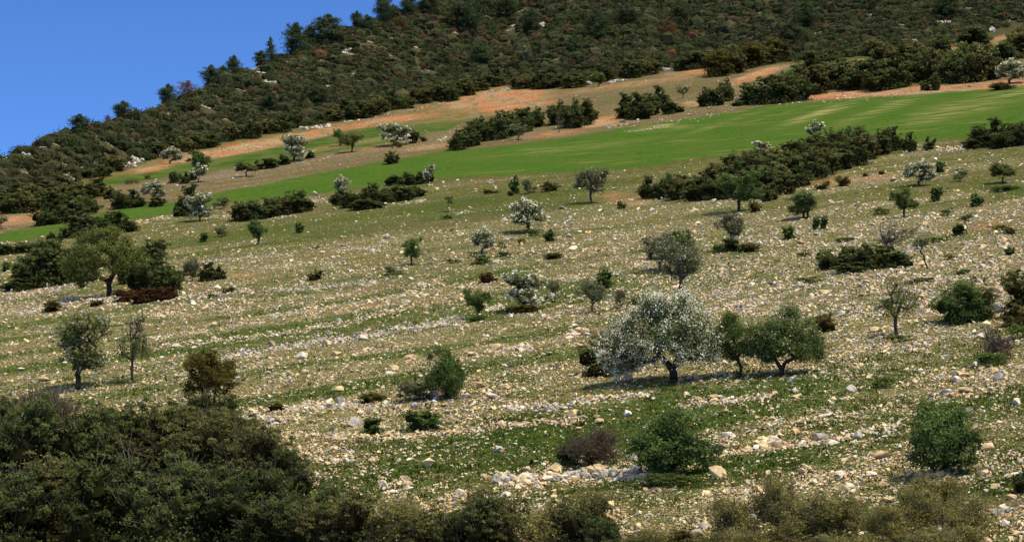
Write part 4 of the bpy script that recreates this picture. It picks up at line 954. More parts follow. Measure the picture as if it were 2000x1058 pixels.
BANDS = [ # (polyline, half thickness px, count, median size m, grey)
 ([(-40, 612), (0, 590), (60, 574), (150, 556), (180, 551)], 5, 420, .16, 1.2), ([(32, 615), (90, 598), (140, 585), (200, 590), (259, 589)], 6, 620, .17, .9), ([(140, 578), (210, 583), (256, 586)], 4, 200, .15, .8),
 ([(316, 592), (367, 577), (430, 574), (490, 567)], 5, 300, .20, .5), ([(518, 569), (600, 562), (686, 556), (730, 552)], 6, 420, .14, 1.5), ([(300, 616), (345, 611)], 5, 70, .22, .3), ([(415, 590), (470, 586), (480, 592)], 4, 60, .18, .4),
 ([(305, 658), (420, 645), (490, 631), (595, 603), (700, 592), (807, 568), (860, 553)], 5, 900, .14, .1), ([(175, 694), (350, 673), (525, 656), (700, 624), (790, 600), (905, 582)], 6, 1200, .14, 0),
 ([(437, 698), (595, 673), (700, 657), (772, 648), (850, 632), (909, 620)], 7, 1500, .14, 1.6), ([(947, 607), (986, 603)], 4, 60, .18, .4), ([(965, 687), (1000, 680), (1038, 677)], 6, 60, .28, .3), ([(1105, 659), (1147, 649)], 5, 50, .26, .2),
 ([(378, 512), (470, 505), (574, 497)], 4, 300, .14, 1.6), ([(441, 522), (560, 521), (665, 514)], 4, 240, .15, .4), ([(650, 488), (770, 483)], 4, 220, .13, .6), ([(810, 558), (840, 553)], 4, 50, .2, .8), ([(1098, 540), (1133, 546)], 7, 90, .16, .6),
 ([(965, 935), (1035, 940), (1105, 931), (1175, 922), (1255, 936)], 11, 330, .22, .5), ([(745, 950), (797, 955)], 9, 60, .20, .4), ([(650, 898), (690, 894)], 7, 45, .2, .6), ([(993, 795), (1100, 795), (1133, 780), (1200, 778), (1266, 772)], 6, 190, .20, .7),
 ([(600, 855), (650, 850), (755, 852), (860, 845), (940, 836), (1035, 828), (1140, 817)], 7, 520, .16, .0), ([(560, 800), (650, 793), (700, 795), (783, 789)], 8, 420, .13, 1.0), ([(490, 820), (560, 822)], 7, 90, .2, 2.0), ([(465, 812), (560, 800), (640, 790), (700, 792)], 8, 300, .13, .8),
 ([(1384, 889), (1468, 879), (1545, 871), (1636, 860), (1685, 844), (1755, 829)], 6, 330, .19, .4), ([(1321, 795), (1405, 783), (1510, 776)], 7, 200, .18, .3), ([(890, 418), (915, 414)], 3, 40, .2, .8), ([(980, 465), (1010, 466)], 3, 40, .16, .8),
 ([(1040, 448), (1110, 440)], 4, 130, .13, 1.2), ([(265, 436), (300, 430), (340, 424)], 4, 160, .22, .0), ([(400, 428), (455, 420)], 4, 110, .2, .6), ([(610, 392), (645, 396)], 6, 110, .2, 1.0), ([(500, 425), (575, 421)], 2, 60, .18, .8), ([(700, 405), (780, 398), (830, 388)], 3, 150, .2, .8),
 ([(815, 396), (830, 388)], 3, 40, .22, .8), ([(1186, 246), (1210, 242), (1250, 240)], 4, 130, .24, .6), ([(855, 276), (880, 270)], 3, 50, .26, .3), ([(585, 318), (640, 307), (660, 303)], 3, 80, .2, .4), ([(1850, 296), (1885, 286), (1893, 283)], 6, 130, .25, .4), ([(1760, 300), (1850, 290)], 5, 120, .2, .3), ([(1470, 208), (1560, 200), (1700, 190), (1800, 182)], 4, 120, .28, .2),
 ([(1300, 140), (1340, 132)], 2, 30, .4, 1), ([(1280, 240), (1350, 232), (1440, 214)], 5, 110, .22, .5), ([(690, 240), (800, 215), (900, 195)], 4, 300, .2, .5), ([(920, 196), (1000, 176)], 6, 260, .2, .3), ([(400, 300), (520, 285), (640, 262)], 3, 220, .18, .4), ([(1230, 256), (1300, 248)], 2, 160, .14, 1.2), ([(0, 478), (30, 474)], 3, 40, .2, .5),
 ([(1320, 890), (1420, 870)], 5, 30, .22, .3), ([(1490, 870), (1520, 868)], 4, 25, .26, 0), ([(1100, 815), (1140, 817)], 4, 20, .24, 0), ([(1540, 610), (1600, 600)], 8, 40, .2, .4)]
def scatter():
    r = np.random.default_rng(3)
    U = []; Vv = []; S = []; Gr = []
    # loose stones everywhere in the stony field
    n = 1650000
    u = r.uniform(-350, 2350, n); v = 150 + (1240 - 150) * r.random(n) ** .85
    X, Y, Zz, d = ground(u, v)
    z = zones(u, v, X, Y)
    keep = r.random(n) < (.03 + .97 * np.clip(z['st'], 0, 1) ** 1.1) * np.where(z['st'] > .015, 1, 0) * np.where(v > 620, np.where((u > 1000) & (v > 740), .32, .45), .95)
    # clumps of stones
    cl = fbm(X / 1.3 + 77, Y / 1.9 + 31, 2); keep &= r.random(n) < np.clip((cl - .34) * 4.5, .2, 1)
    u, v = u[keep], v[keep]; U.append(u); Vv.append(v)
    s = np.exp(r.normal(size=len(u)) * .46 + math.log(.066)); s = s * np.where(r.random(len(u)) < .03, 2.3, 1)
    S.append(s * np.where(v < 620, 1.12, 1)); Gr.append(np.where((u > 1200) & (v < 700), .35, .0) * np.ones(len(u)))
    for (pl_, th, cnt, sz, grey) in BANDS:
        pl_ = np.array(pl_, float); seg = np.linalg.norm(np.diff(pl_, axis=0), axis=1); cum = np.concatenate([[0], np.cumsum(seg)])
        cnt = int(cnt * 2.8); t = r.random(cnt) * cum[-1]; uu = np.interp(t, cum, pl_[:, 0]); vv = np.interp(t, cum, pl_[:, 1])
        wob = (vnoise(uu / 22, vv / 50 + cnt) - .5) * th * 1.5
        gate = r.random(cnt) < .5 + .9 * vnoise(uu / 13 + 5, vv / 40)
        U.append((uu + r.normal(size=cnt) * 4)[gate]); Vv.append((vv + wob + r.normal(size=cnt) * th * .5)[gate])
        S.append((sz * .58 * np.exp(r.normal(size=cnt) * .42))[gate]); Gr.append(np.full(gate.sum(), grey))
    U = np.concatenate(U); Vv = np.concatenate(Vv); S = np.concatenate(S).clip(.03, .5); Gr = np.concatenate(Gr)
    X, Y, Zz, d = ground(U, Vv)
    tone, col = tone_choice(r, len(U)); tg, cg = tone_choice(r, len(U), 1.5)
    m = r.random(len(U)) < np.clip(Gr * .6, 0, .9); tone[m] = tg[m]; col[m] = cg[m]
    return U, Vv, X, Y, Zz, d, S, tone, col, r
U, Vv, SX, SY, SZ, Sd, SS, tone, scol, rs = scatter()
# hand-placed boulders: u, v, width px, height px, tone, shape
BIGS = [(973, 882, 26, 20, 'grey', 0), (937, 757, 20, 20, 'orange', 0), (912, 776, 30, 13, 'white', 1), (1225, 812, 22, 18, 'white', 0), (1545, 745, 32, 16, 'white', 1), (1616, 813, 46, 12, 'white', 1), (1676, 856, 20, 24, 'white', 0), (1870, 745, 24, 18, 'white', 0),
 (1896, 804, 28, 16, 'grey', 1), (1984, 790, 28, 20, 'white', 0), (1960, 728, 16, 12, 'white', 0), (1993, 904, 16, 15, 'white', 0), (1063, 826, 20, 13, 'orange', 0), (1130, 838, 16, 8, 'orange', 0), (1088, 912, 18, 14, 'white', 0), (770, 965, 24, 14, 'white', 0), (1960, 996, 26, 22, 'white', 0),
 (1625, 868, 34, 16, 'white', 1), (1640, 862, 18, 16, 'cream', 0), (1600, 866, 14, 9, 'cream', 0), (1570, 873, 18, 10, 'white', 1), (1541, 873, 14, 12, 'orange', 0), (1453, 882, 28, 13, 'cream', 1), (1402, 890, 12, 12, 'cream', 0), (1700, 842, 22, 14, 'white', 0), (1480, 775, 10, 13, 'white', 0), (1396, 785, 20, 13, 'cream', 0), (1555, 765, 26, 14, 'white', 1), (1665, 742, 18, 8, 'cream', 1), (1655, 742, 16, 8, 'cream', 0),
 (1460, 806, 12, 12, 'cream', 0), (1397, 812, 14, 10, 'grey', 0), (1620, 786, 12, 10, 'cream', 0), (1493, 838, 10, 6, 'cream', 0), (1525, 829, 10, 6, 'white', 0), (1480, 888, 9, 8, 'cream', 0), (1903, 714, 18, 14, 'white', 0), (1938, 914, 12, 8, 'white', 0), (1905, 880, 10, 7, 'cream', 0), (1890, 945, 14, 8, 'cream', 0), (1910, 1005, 14, 6, 'cream', 0), (1830, 790, 12, 8, 'white', 0),
 (955, 818, 12, 9, 'cream', 0), (887, 845, 10, 10, 'cream', 0), (932, 817, 12, 8, 'cream', 0), (867, 838, 12, 8, 'orange', 0), (927, 800, 14, 10, 'cream', 0), (1160, 792, 12, 12, 'cream', 0), (1100, 834, 14, 9, 'orange', 0), (760, 846, 10, 8, 'cream', 0), (710, 924, 12, 10, 'cream', 0), (825, 925, 16, 9, 'cream', 0), (785, 880, 12, 8, 'white', 0), (695, 936, 14, 9, 'cream', 0), (946, 934, 18, 14, 'orange', 0), (1280, 946, 14, 10, 'tan', 0),
 (850, 780, 12, 9, 'white', 0), (662, 788, 18, 22, 'grey', 0), (555, 798, 8, 6, 'cream', 0), (509, 798, 10, 9, 'cream', 0), (1006, 868, 12, 6, 'white', 0), (1135, 901, 12, 7, 'white', 0), (1480, 902, 10, 7, 'white', 0), (1490, 892, 12, 9, 'cream', 0), (345, 677, 22, 11, 'white', 1), (359, 575, 13, 9, 'white', 0), (360, 607, 10, 6, 'white', 0), (228, 663, 14, 7, 'white', 1), (40, 722, 22, 10, 'white', 1), (258, 589, 8, 7, 'white', 0),
 (585, 616, 14, 6, 'tan', 1), (680, 630, 9, 8, 'orange', 0), (926, 561, 10, 7, 'orange', 0), (958, 578, 9, 7, 'orange', 0), (749, 476, 11, 7, 'white', 0), (706, 462, 8, 5, 'white', 0), (734, 462, 9, 6, 'white', 0), (1072, 427, 11, 7, 'white', 0), (1114, 426, 10, 6, 'white', 0), (1002, 467, 12, 6, 'white', 0), (1125, 500, 7, 5, 'cream', 0), (1235, 487, 9, 6, 'white', 0), (1160, 519, 9, 5, 'white', 0),
 (1262, 577, 10, 6, 'white', 0), (1112, 583, 12, 10, 'white', 0), (988, 606, 11, 8, 'white', 0), (1052, 367, 10, 9, 'orange', 0), (1220, 335, 8, 5, 'cream', 0), (955, 358, 9, 6, 'white', 0), (1003, 685, 16, 10, 'white', 0), (1018, 678, 16, 10, 'white', 0), (970, 690, 14, 9, 'cream', 0), (1130, 655, 20, 9, 'white', 1), (1108, 662, 12, 7, 'cream', 0), (984, 682, 12, 10, 'white', 0), (1052, 697, 10, 6, 'cream', 0),
 (1433, 611, 14, 8, 'orange', 0), (1620, 627, 14, 10, 'white', 0), (1701, 540, 12, 6, 'tan', 0), (1808, 650, 12, 7, 'white', 0), (1720, 660, 12, 7, 'white', 0), (1676, 612, 20, 8, 'grey', 1), (1955, 664, 12, 8, 'cream', 0), (1665, 700, 16, 8, 'white', 1), (1800, 600, 10, 6, 'white', 0), (1441, 199, 18, 14, 'grey', 0), (1385, 213, 10, 6, 'white', 0), (1345, 226, 10, 6, 'cream', 0), (1290, 226, 8, 6, 'cream', 0), (1216, 239, 16, 6, 'orange', 0),
 (1775, 160, 9, 6, 'white', 0), (1550, 196, 9, 5, 'orange', 0), (1895, 170, 12, 5, 'orange', 0), (1650, 190, 10, 4, 'white', 0), (1394, 396, 18, 12, 'white', 0), (1416, 400, 8, 6, 'white', 0), (865, 357, 9, 6, 'white', 0), (1440, 745, 12, 6, 'cream', 0), (1345, 773, 12, 7, 'white', 0), (1275, 780, 12, 8, 'white', 0), (1245, 802, 12, 8, 'cream', 0), (1325, 748, 8, 4, 'cream', 0)]
BV = []
for k in range(14):
    long = 1.0 if k < 9 else 1.5
    V_, T_ = hull_mesh(200 + k, 11 + k % 4, .62 if k < 9 else .42, sub=2, amp=.09, long=long)
    BV.append((V_, T_))
_bm = {}
def boulder_mesh(k, tn):
    if (k, tn) not in _bm:
        V_, T_ = BV[k]; c = np.array(TONES[tn])
        rr_ = np.random.default_rng(k); C = c[None] * (1 + rr_.normal(size=(len(V_), 1)) * .06)
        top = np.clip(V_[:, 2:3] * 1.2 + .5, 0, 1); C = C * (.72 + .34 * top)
        if tn in ('white', 'cream', 'grey'): C = C * (1 - .25 * (fbm(V_[:, 0] * 4 + 9, V_[:, 1] * 4 + V_[:, 2] * 3 + 9, 3)[:, None] > .56) * np.array([.7, .9, 1.1]))
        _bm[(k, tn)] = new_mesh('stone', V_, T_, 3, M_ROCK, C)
    return _bm[(k, tn)]
stone_list = []   # (u, v, tone, size px, object)
def add_boulder(u, v, X, Y, Zz, wm, hm, tn, shape, r):
    k = r.randrange(9, 14) if shape else r.randrange(0, 9)
    o = bpy.data.objects.new('boulder' if wm > .45 else 'stone', boulder_mesh(k, tn)); COL.objects.link(o)
    lw = 1.5 if shape else 1.0
    o.scale = (wm / 2 / lw * 1.1, wm / 2 * 1.1, hm / (1.24 if not shape else .84) * 1.15)
    o.location = (X, Y, Zz + hm * .22); o.rotation_euler = (r.uniform(-.2, .2), r.uniform(-.2, .2), (r.uniform(-.4, .4) + (math.pi if r.random() < .5 else 0)) if shape else r.uniform(0, 6.28))
    stone_list.append((u, v, tn, wm * F / Y, o, shape))
rb = random.Random(9)
bx = np.array([b[:2] for b in BIGS], float)
gx, gy, gz, gd = ground(bx[:, 0], bx[:, 1])
for k, (u, v, w, h, tn, sh) in enumerate(BIGS):
    add_boulder(u, v, gx[k], gy[k], gz[k], w * gd[k] / F, h * gd[k] / F, tn, sh, rb)
# the largest of the loose stones are things of their own
inview = (U > 4) & (U < 1996) & (Vv < 1054)
pxs = SS * F / Sd; order = np.argsort(-np.where(inview, pxs, 0))
nbig = 300 - len(BIGS)
pick_i = order[:nbig]; TN = list(TONES)
for k in pick_i:
    wm = SS[k] * 2; add_boulder(U[k], Vv[k], SX[k], SY[k], SZ[k], wm, wm * rb.uniform(.45, .75), TN[tone[k]], 0, rb)
mask = np.ones(len(U), bool); mask[pick_i] = False
def bake(idx, variants, name):
    VV = []; TT = []; CC = []; n0 = 0
    ang = rs.uniform(0, 6.283, len(idx)); va = rs.integers(0, len(variants), len(idx))
    sc3 = SS[idx][:, None] * np.stack([rs.uniform(.75, 1.2, len(idx)), rs.uniform(.8, 1.15, len(idx)), rs.uniform(.75, 1.35, len(idx))], 1)
    for vi, (V_, T_) in enumerate(variants):
        m = va == vi; n = m.sum()
        if n == 0: continue
        ca, sa = np.cos(ang[m])[:, None], np.sin(ang[m])[:, None]
        P_ = V_[None] * sc3[m][:, None]
        x = P_[..., 0] * ca - P_[..., 1] * sa; y = P_[..., 0] * sa + P_[..., 1] * ca
        tl = rs.normal(size=(n, 2)) * .2
        z = P_[..., 2] + x * tl[:, :1] + y * tl[:, 1:]
        g = idx[m]
        W = np.stack([x + SX[g][:, None], y + SY[g][:, None], z + SZ[g][:, None] + sc3[m][:, 2:3] * rs.uniform(-.25, .35, (n, 1))], -1).reshape(-1, 3)
        VV.append(W); CC.append(np.repeat(scol[g], len(V_), 0) * (1 + rs.normal(size=(n * len(V_), 1)) * .05))
        TT.append((T_[None] + (np.arange(n) * len(V_))[:, None, None]).reshape(-1, 3) + n0); n0 += n * len(V_)
    return new_mesh(name, np.concatenate(VV), np.concatenate(TT), 3, M_STONE, np.concatenate(CC))
near = np.where(mask & (pxs > 2.6))[0]; far = np.where(mask & (pxs <= 2.6))[0]
print('stones', len(near), len(far), 'smallest single', pxs[pick_i].min())
for idx, vs, lab in ((near, HV, 'small loose limestone rubble strewn over the whole field'), (far, HS, 'fine pale gravel and tiny stones between the larger rubble')):
    o = bpy.data.objects.new('rubble' if vs is HV else 'gravel', bake(idx, vs, 'rubble')); COL.objects.link(o)
    o['kind'] = 'stuff'; o['label'] = lab; o['category'] = 'rubble' if vs is HV else 'gravel'
# labels of the single stones: tone, shape and size, then where they lie
sizes = sorted(s[3] for s in stone_list)
def base_label(u, v, tn, px, sh):
    sz = 'large' if px > 17 else ('medium' if px > 11 else 'small')
    tw = {'cream': 'cream', 'white': 'whitish', 'tan': 'tan', 'orange': 'orange-stained', 'grey': 'grey'}[tn]
    L = min(LAND, key=lambda l: ((l[0] - u) * .8) ** 2 + ((l[1] - v) * 1.6) ** 2)
    dx, dy = u - L[0], v - L[1]
    if abs(dx) > abs(dy) * 1.6: rel = 'right of' if dx > 0 else 'left of'
    elif dy > 0: rel = ('right below' if dx > 12 else ('left below' if dx < -12 else 'below'))
    else: rel = ('right above' if dx > 12 else ('left above' if dx < -12 else 'above'))
    return f"{sz} {tw} {'long flat ' if sh else ''}stone lying {rel} the {L[2]}"
groups = {}
for s in stone_list: groups.setdefault(base_label(s[0], s[1], s[2], s[3], s[5]), []).append(s)
for lab, lst in groups.items():
    lst.sort(key=lambda s: s[0])
    for k, s in enumerate(lst):
        l = lab
        if len(lst) > 1: l += f', {"leftmost" if k == 0 else ("rightmost" if k == len(lst) - 1 else ordinal(k + 1) + " from left")}'
        s[4]['label'] = l; s[4]['category'] = 'boulder' if s[4].name.startswith('boulder') else 'stone'; s[4]['group'] = 'single boulders and stones lying in the field'

# ---- rock outcrops: each one mesh of several fused slabs
def outcrop(u, v, w, h, tn, slant, label, group=None, n=None, seed=0):
    X, Y, Zz, d = [float(q[0]) for q in ground(u, v)]
    r = np.random.default_rng(seed * 7 + int(u)); g = Geo(); wm, hm = w * d / F * 1.05, h * d / F * (1.25 if w > 55 else .85)
    n = int(1.8 * (n or max(3, min(14, int(w / max(h, 3) * 2.4)))))
    for k in range(n):
        f = ((k + .5) / n - .5) * (.6 if n < 7 else 1) + r.normal() * .04
        V_, T_ = BV[r.integers(0, 9)]
        s = hm * r.uniform(.3, 1.0)
        sx = max(s * .6, wm / n * 1.5) * r.uniform(.7, 1.2)
        a = r.uniform(0, 6.28); ca, sa = math.cos(a), math.sin(a)
        P_ = V_ @ np.array([[ca, sa, 0], [-sa, ca, 0], [0, 0, 1]]) * [sx, sx * .8, s * .85]
        x = f * wm; yy = r.normal() * .12 * hm + x * slant
        z0 = float(terr(X + x, Y + yy))
        P_ = P_ + [x, yy, z0 - Zz + s * .22]
        c = np.array(TONES[tn]) * r.uniform(.62, .98)
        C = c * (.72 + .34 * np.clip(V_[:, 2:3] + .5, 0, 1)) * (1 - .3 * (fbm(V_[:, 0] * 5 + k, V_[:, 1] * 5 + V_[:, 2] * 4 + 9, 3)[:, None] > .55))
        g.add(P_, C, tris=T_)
    o = bpy.data.objects.new('rock_outcrop', g.mesh('rock_outcrop', M_ROCK)); COL.objects.link(o); o.location = (X, Y, Zz)
    o['label'] = label; o['category'] = 'rock'
    if group: o['group'] = group
outcrop(1002, 941, 66, 24, 'white', .3, 'long ridged whitish outcrop at the left end of the white rock line', n=7)
outcrop(1105, 936, 60, 17, 'grey', .4, 'low greyish outcrop in the middle of the white rock line', n=8)
outcrop(1190, 930, 120, 24, 'white', .2, 'heaped white outcrop at the right part of the white rock line', n=13)
outcrop(1225, 938, 60, 14, 'white', .2, 'low white slabs at the right end of the white rock line', n=6)
outcrop(666, 902, 40, 20, 'white', 0, 'rounded white outcrop right of the lower left thicket', n=5)
outcrop(772, 960, 46, 18, 'white', .3, 'broken white outcrop above the bottom shrub row', n=6)
outcrop(1010, 800, 30, 12, 'white', .3, 'small white outcrop right of the wide green bush', n=4)
outcrop(1075, 800, 60, 12, 'grey', .3, 'low grey outcrop below the big blossom tree shadow, left', n=7)
outcrop(525, 826, 70, 12, 'grey', 0, 'flat grey rock slab right of the lower left thicket', n=7)
outcrop(1247, 774, 40, 10, 'white', .2, 'small white outcrop just below the shadow of the largest blossoming tree', n=6)
outcrop(1700, 858, 10, 8, 'white', 0, 'tiny white outcrop beside the tall white boulder', n=3)
outcrop(1728, 846, 40, 14, 'white', .6, 'short row of white rocks left of the lone shrub tree', n=6)
outcrop(1960, 1000, 40, 26, 'white', 0, 'jagged white rock near the lower right corner', n=4)
outcrop(247, 327, 38, 22, 'white', .5, 'bright white cliff-like rock at the scrub edge, left', n=8)
outcrop(268, 318, 20, 20, 'white', .5, 'smaller white rock just right of the bright cliff-like rock', n=5)
outcrop(612, 252, 52, 18, 'white', .5, 'pale stepped outcrop above the orange soil, left of centre', n=8)
outcrop(1144, 166, 20, 16, 'grey', .3, 'upright pale rock left of the lone small green tree', n=4)
outcrop(1208, 160, 30, 13, 'white', .8, 'slanting pale rock right of the lone small green tree', n=5)
outcrop(1308, 138, 26, 15, 'white', .3, 'bluish-white rock at the top of the orange soil slope', n=5)
outcrop(1272, 146, 28, 8, 'grey', .5, 'low grey rocks left of the bluish-white rock', n=6)
outcrop(990, 176, 14, 12, 'white', .4, 'pale rocks at the tip of the orange scree', n=4)
outcrop(1937, 60, 12, 18, 'white', 0, 'upright white rock at the top of the pale track, far right', n=3)
TINY = [(12, 307, 22, 6, 'white'), (50, 306, 18, 13, 'white'), (82, 289, 14, 5, 'white'), (105, 284, 22, 5, 'white'), (186, 269, 17, 6, 'white'), (211, 284, 16, 5, 'cream'), (259, 258, 9, 8, 'orange'), (305, 236, 10, 5, 'cream'), (327, 225, 6, 8, 'white'), (399, 212, 24, 8, 'white'), (471, 178, 22, 5, 'white'), (528, 163, 20, 12, 'white'), (511, 144, 20, 9, 'white'), (493, 135, 14, 5, 'white'), (504, 127, 12, 5, 'white'), (470, 134, 8, 5, 'white'), (416, 159, 15, 4, 'white'),
 (563, 122, 8, 5, 'white'), (623, 134, 10, 6, 'cream'), (628, 120, 9, 5, 'white'), (672, 106, 14, 12, 'white'), (684, 97, 10, 7, 'white'), (126, 324, 12, 12, 'cream'), (108, 321, 8, 7, 'cream'), (49, 341, 12, 6, 'white'), (35, 338, 8, 7, 'cream'), (196, 339, 7, 11, 'white'), (180, 311, 8, 5, 'white'), (891, 68, 16, 14, 'cream'), (995, 60, 13, 7, 'white'), (1003, 52, 9, 11, 'grey'), (1060, 52, 10, 18, 'white'), (1040, 18, 34, 6, 'cream'), (1012, 26, 20, 5, 'white'), (722, 83, 14, 5, 'white'), (772, 78, 20, 6, 'white'), (813, 97, 11, 10, 'cream'),
 (846, 90, 8, 10, 'cream'), (675, 99, 10, 6, 'white'), (685, 108, 12, 6, 'white'), (828, 138, 22, 6, 'white'), (860, 117, 12, 4, 'cream'), (1084, 118, 12, 4, 'cream'), (690, 146, 7, 6, 'white'), (848, 204, 11, 8, 'grey'), (799, 210, 11, 8, 'grey'), (1332, 130, 9, 7, 'grey'), (734, 206, 8, 12, 'cream'), (748, 225, 14, 7, 'white'), (680, 238, 14, 6, 'white'), (1635, 28, 11, 9, 'orange'), (1600, 67, 16, 7, 'orange'), (1532, 82, 10, 14, 'white'), (1842, 44, 30, 11, 'white'), (1891, 17, 11, 8, 'grey'), (1972, 42, 6, 8, 'grey'), (1786, 80, 9, 11, 'grey'),
 (1485, 27, 9, 5, 'cream'), (1331, 108, 7, 6, 'white'), (1408, 108, 7, 5, 'white'), (740, 62, 12, 5, 'cream'), (655, 62, 8, 4, 'white'), (598, 156, 7, 5, 'white'), (572, 180, 8, 5, 'cream'), (640, 170, 8, 6, 'cream'), (690, 188, 8, 5, 'cream'), (440, 235, 9, 5, 'cream'), (350, 262, 8, 5, 'cream'), (160, 330, 8, 6, 'cream'), (1180, 105, 8, 4, 'white'), (1245, 20, 10, 5, 'cream'), (1420, 60, 9, 5, 'cream'), (1700, 32, 8, 5, 'white'), (1760, 50, 9, 5, 'cream'), (420, 190, 10, 4, 'cream'), (545, 190, 9, 4, 'cream'), (700, 88, 12, 5, 'white'), (760, 110, 10, 5, 'cream')]
TINY.sort()
for k, (u, v, w, h, tn) in enumerate(TINY):
    tw = {'cream': 'cream', 'white': 'whitish', 'orange': 'rusty', 'grey': 'grey'}[tn]
    outcrop(u, v, w, h, tn, .3, f'{tw} rock patch in the hillside scrub, {"leftmost" if k == 0 else ("rightmost" if k == len(TINY) - 1 else ordinal(k + 1) + " from left")} of all', 'pale rock patches in the hillside scrub', seed=k)

# ------------------------------------------------------------------ hillside scrub: one mass
def scrub():
    r = np.random.default_rng(21); sp = 1.52
    xs = np.arange(-260, 330, sp); ys = np.arange(380, 860, sp)
    X, Y = np.meshgrid(xs, ys); X = (X + r.uniform(-1, 1, X.shape) * sp * .48).ravel(); Y = (Y + r.uniform(-1, 1, Y.shape) * sp * .48).ravel()
    u = 1000 + F * X / Y; yb = np.interp(u, _ug, YB); yr = np.interp(u, _ug, YR)
    Zt = terr(X, Y); uu, vv, dd = proj(X, Y, Zt)
    k = (uu > -450) & (uu < 2450) & (vv < A_(uu) - 3) & (Y > yb - 6) & (Y < yr + 14) & (vv > -190)
    X, Y, Zt, uu, vv = X[k], Y[k], Zt[k], uu[k], vv[k]
    # clearings: at the pale rocks, on the track at upper right and at random
    den = fbm(X / 9 + 60, Y / 9, 3)
    keep = (den > .30) | (r.random(len(X)) < .5)
    for (a, b, w, h, t) in TINY + [(247, 327, 38, 22, ''), (268, 318, 20, 18, ''), (612, 252, 52, 18, ''), (1308, 138, 26, 14, ''), (1208, 158, 30, 13, ''), (1144, 166, 20, 16, ''), (990, 174, 20, 14, '')]:
        keep &= ~((np.abs(uu - a) < w * .5 + 3) & (vv > b - 3) & (vv < b + 9))
    for (cu, cv, ru, rv, sl, st) in ORANGE[:24]:
        dv = vv - cv - sl * (uu - cu); keep &= ~((np.abs(uu - cu) < ru) & (np.abs(dv) < rv * .9) & (vv > cv - 30))
    X, Y, Zt, uu, vv = X[keep], Y[keep], Zt[keep], uu[keep], vv[keep]
    n = len(X); print('scrub bushes', n)
    zone = fbm(X / 22 + 5, Y / 22 + 50, 3)
    typ = r.random(n)
    pal = np.array([(.050, .064, .028), (.062, .071, .032), (.076, .077, .037), (.092, .080, .044), (.082, .070, .046), (.14, .07, .04)])
    ti = np.where(typ < .34, 0, np.where(typ < .62, 1, np.where(typ < .82, 2, np.where(typ < .93, 3, np.where(typ < .985, 4, 5)))))
    ti = np.where((zone > .55) & (typ > .3) & (ti < 3), 3 * (r.random(n) < .6), ti).astype(int)
    base = pal[ti] * (1 + r.normal(size=(n, 1)) * .18).clip(.5, 1.5)
    rad = np.exp(r.normal(size=n) * .36) * 1.12 * np.where(ti < 2, 1.1, .85); rad = np.minimum(rad, 2.5); hgt = rad * r.uniform(.5, .95, n) * np.where(r.random(n) < .06, 1.7, 1)
    upper = np.clip((250 - (vv)) / 300, 0, 1)
    g = Geo()
    V0, T0 = ico(1)
    jit = 1 + r.normal(size=(n, len(V0), 1)) * .14
    Vc = V0[None] * jit * np.stack([rad * .82, rad * .82, hgt * .78], 1)[:, None] + np.stack([X, Y, Zt + hgt * .12], 1)[:, None]
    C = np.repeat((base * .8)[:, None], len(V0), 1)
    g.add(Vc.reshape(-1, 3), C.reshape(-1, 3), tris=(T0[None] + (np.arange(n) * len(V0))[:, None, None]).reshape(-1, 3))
    m = 84; j = np.repeat(np.arange(n), m)
    d = rdirs(len(j), r); d[:, 2] = np.abs(d[:, 2]) * 1.0 - .08
    lump = 1 + .17 * np.sin(d[:, 0] * 7 + j * 1.7) * np.sin(d[:, 1] * 6 + j * .9) + r.normal(size=len(j)) * .09
    P_ = d * lump[:, None] * np.stack([rad, rad, hgt], 1)[j] + np.stack([X, Y, Zt + hgt * .05], 1)[j]
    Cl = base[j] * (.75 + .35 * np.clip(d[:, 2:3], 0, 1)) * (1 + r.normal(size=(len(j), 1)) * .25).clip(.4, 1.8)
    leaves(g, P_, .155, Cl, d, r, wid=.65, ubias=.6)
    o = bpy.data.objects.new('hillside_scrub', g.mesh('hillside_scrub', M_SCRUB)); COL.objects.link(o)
    o['kind'] = 'stuff'; o['label'] = 'dense dark evergreen scrub covering the upper hillside'; o['category'] = 'scrub'
scrub()
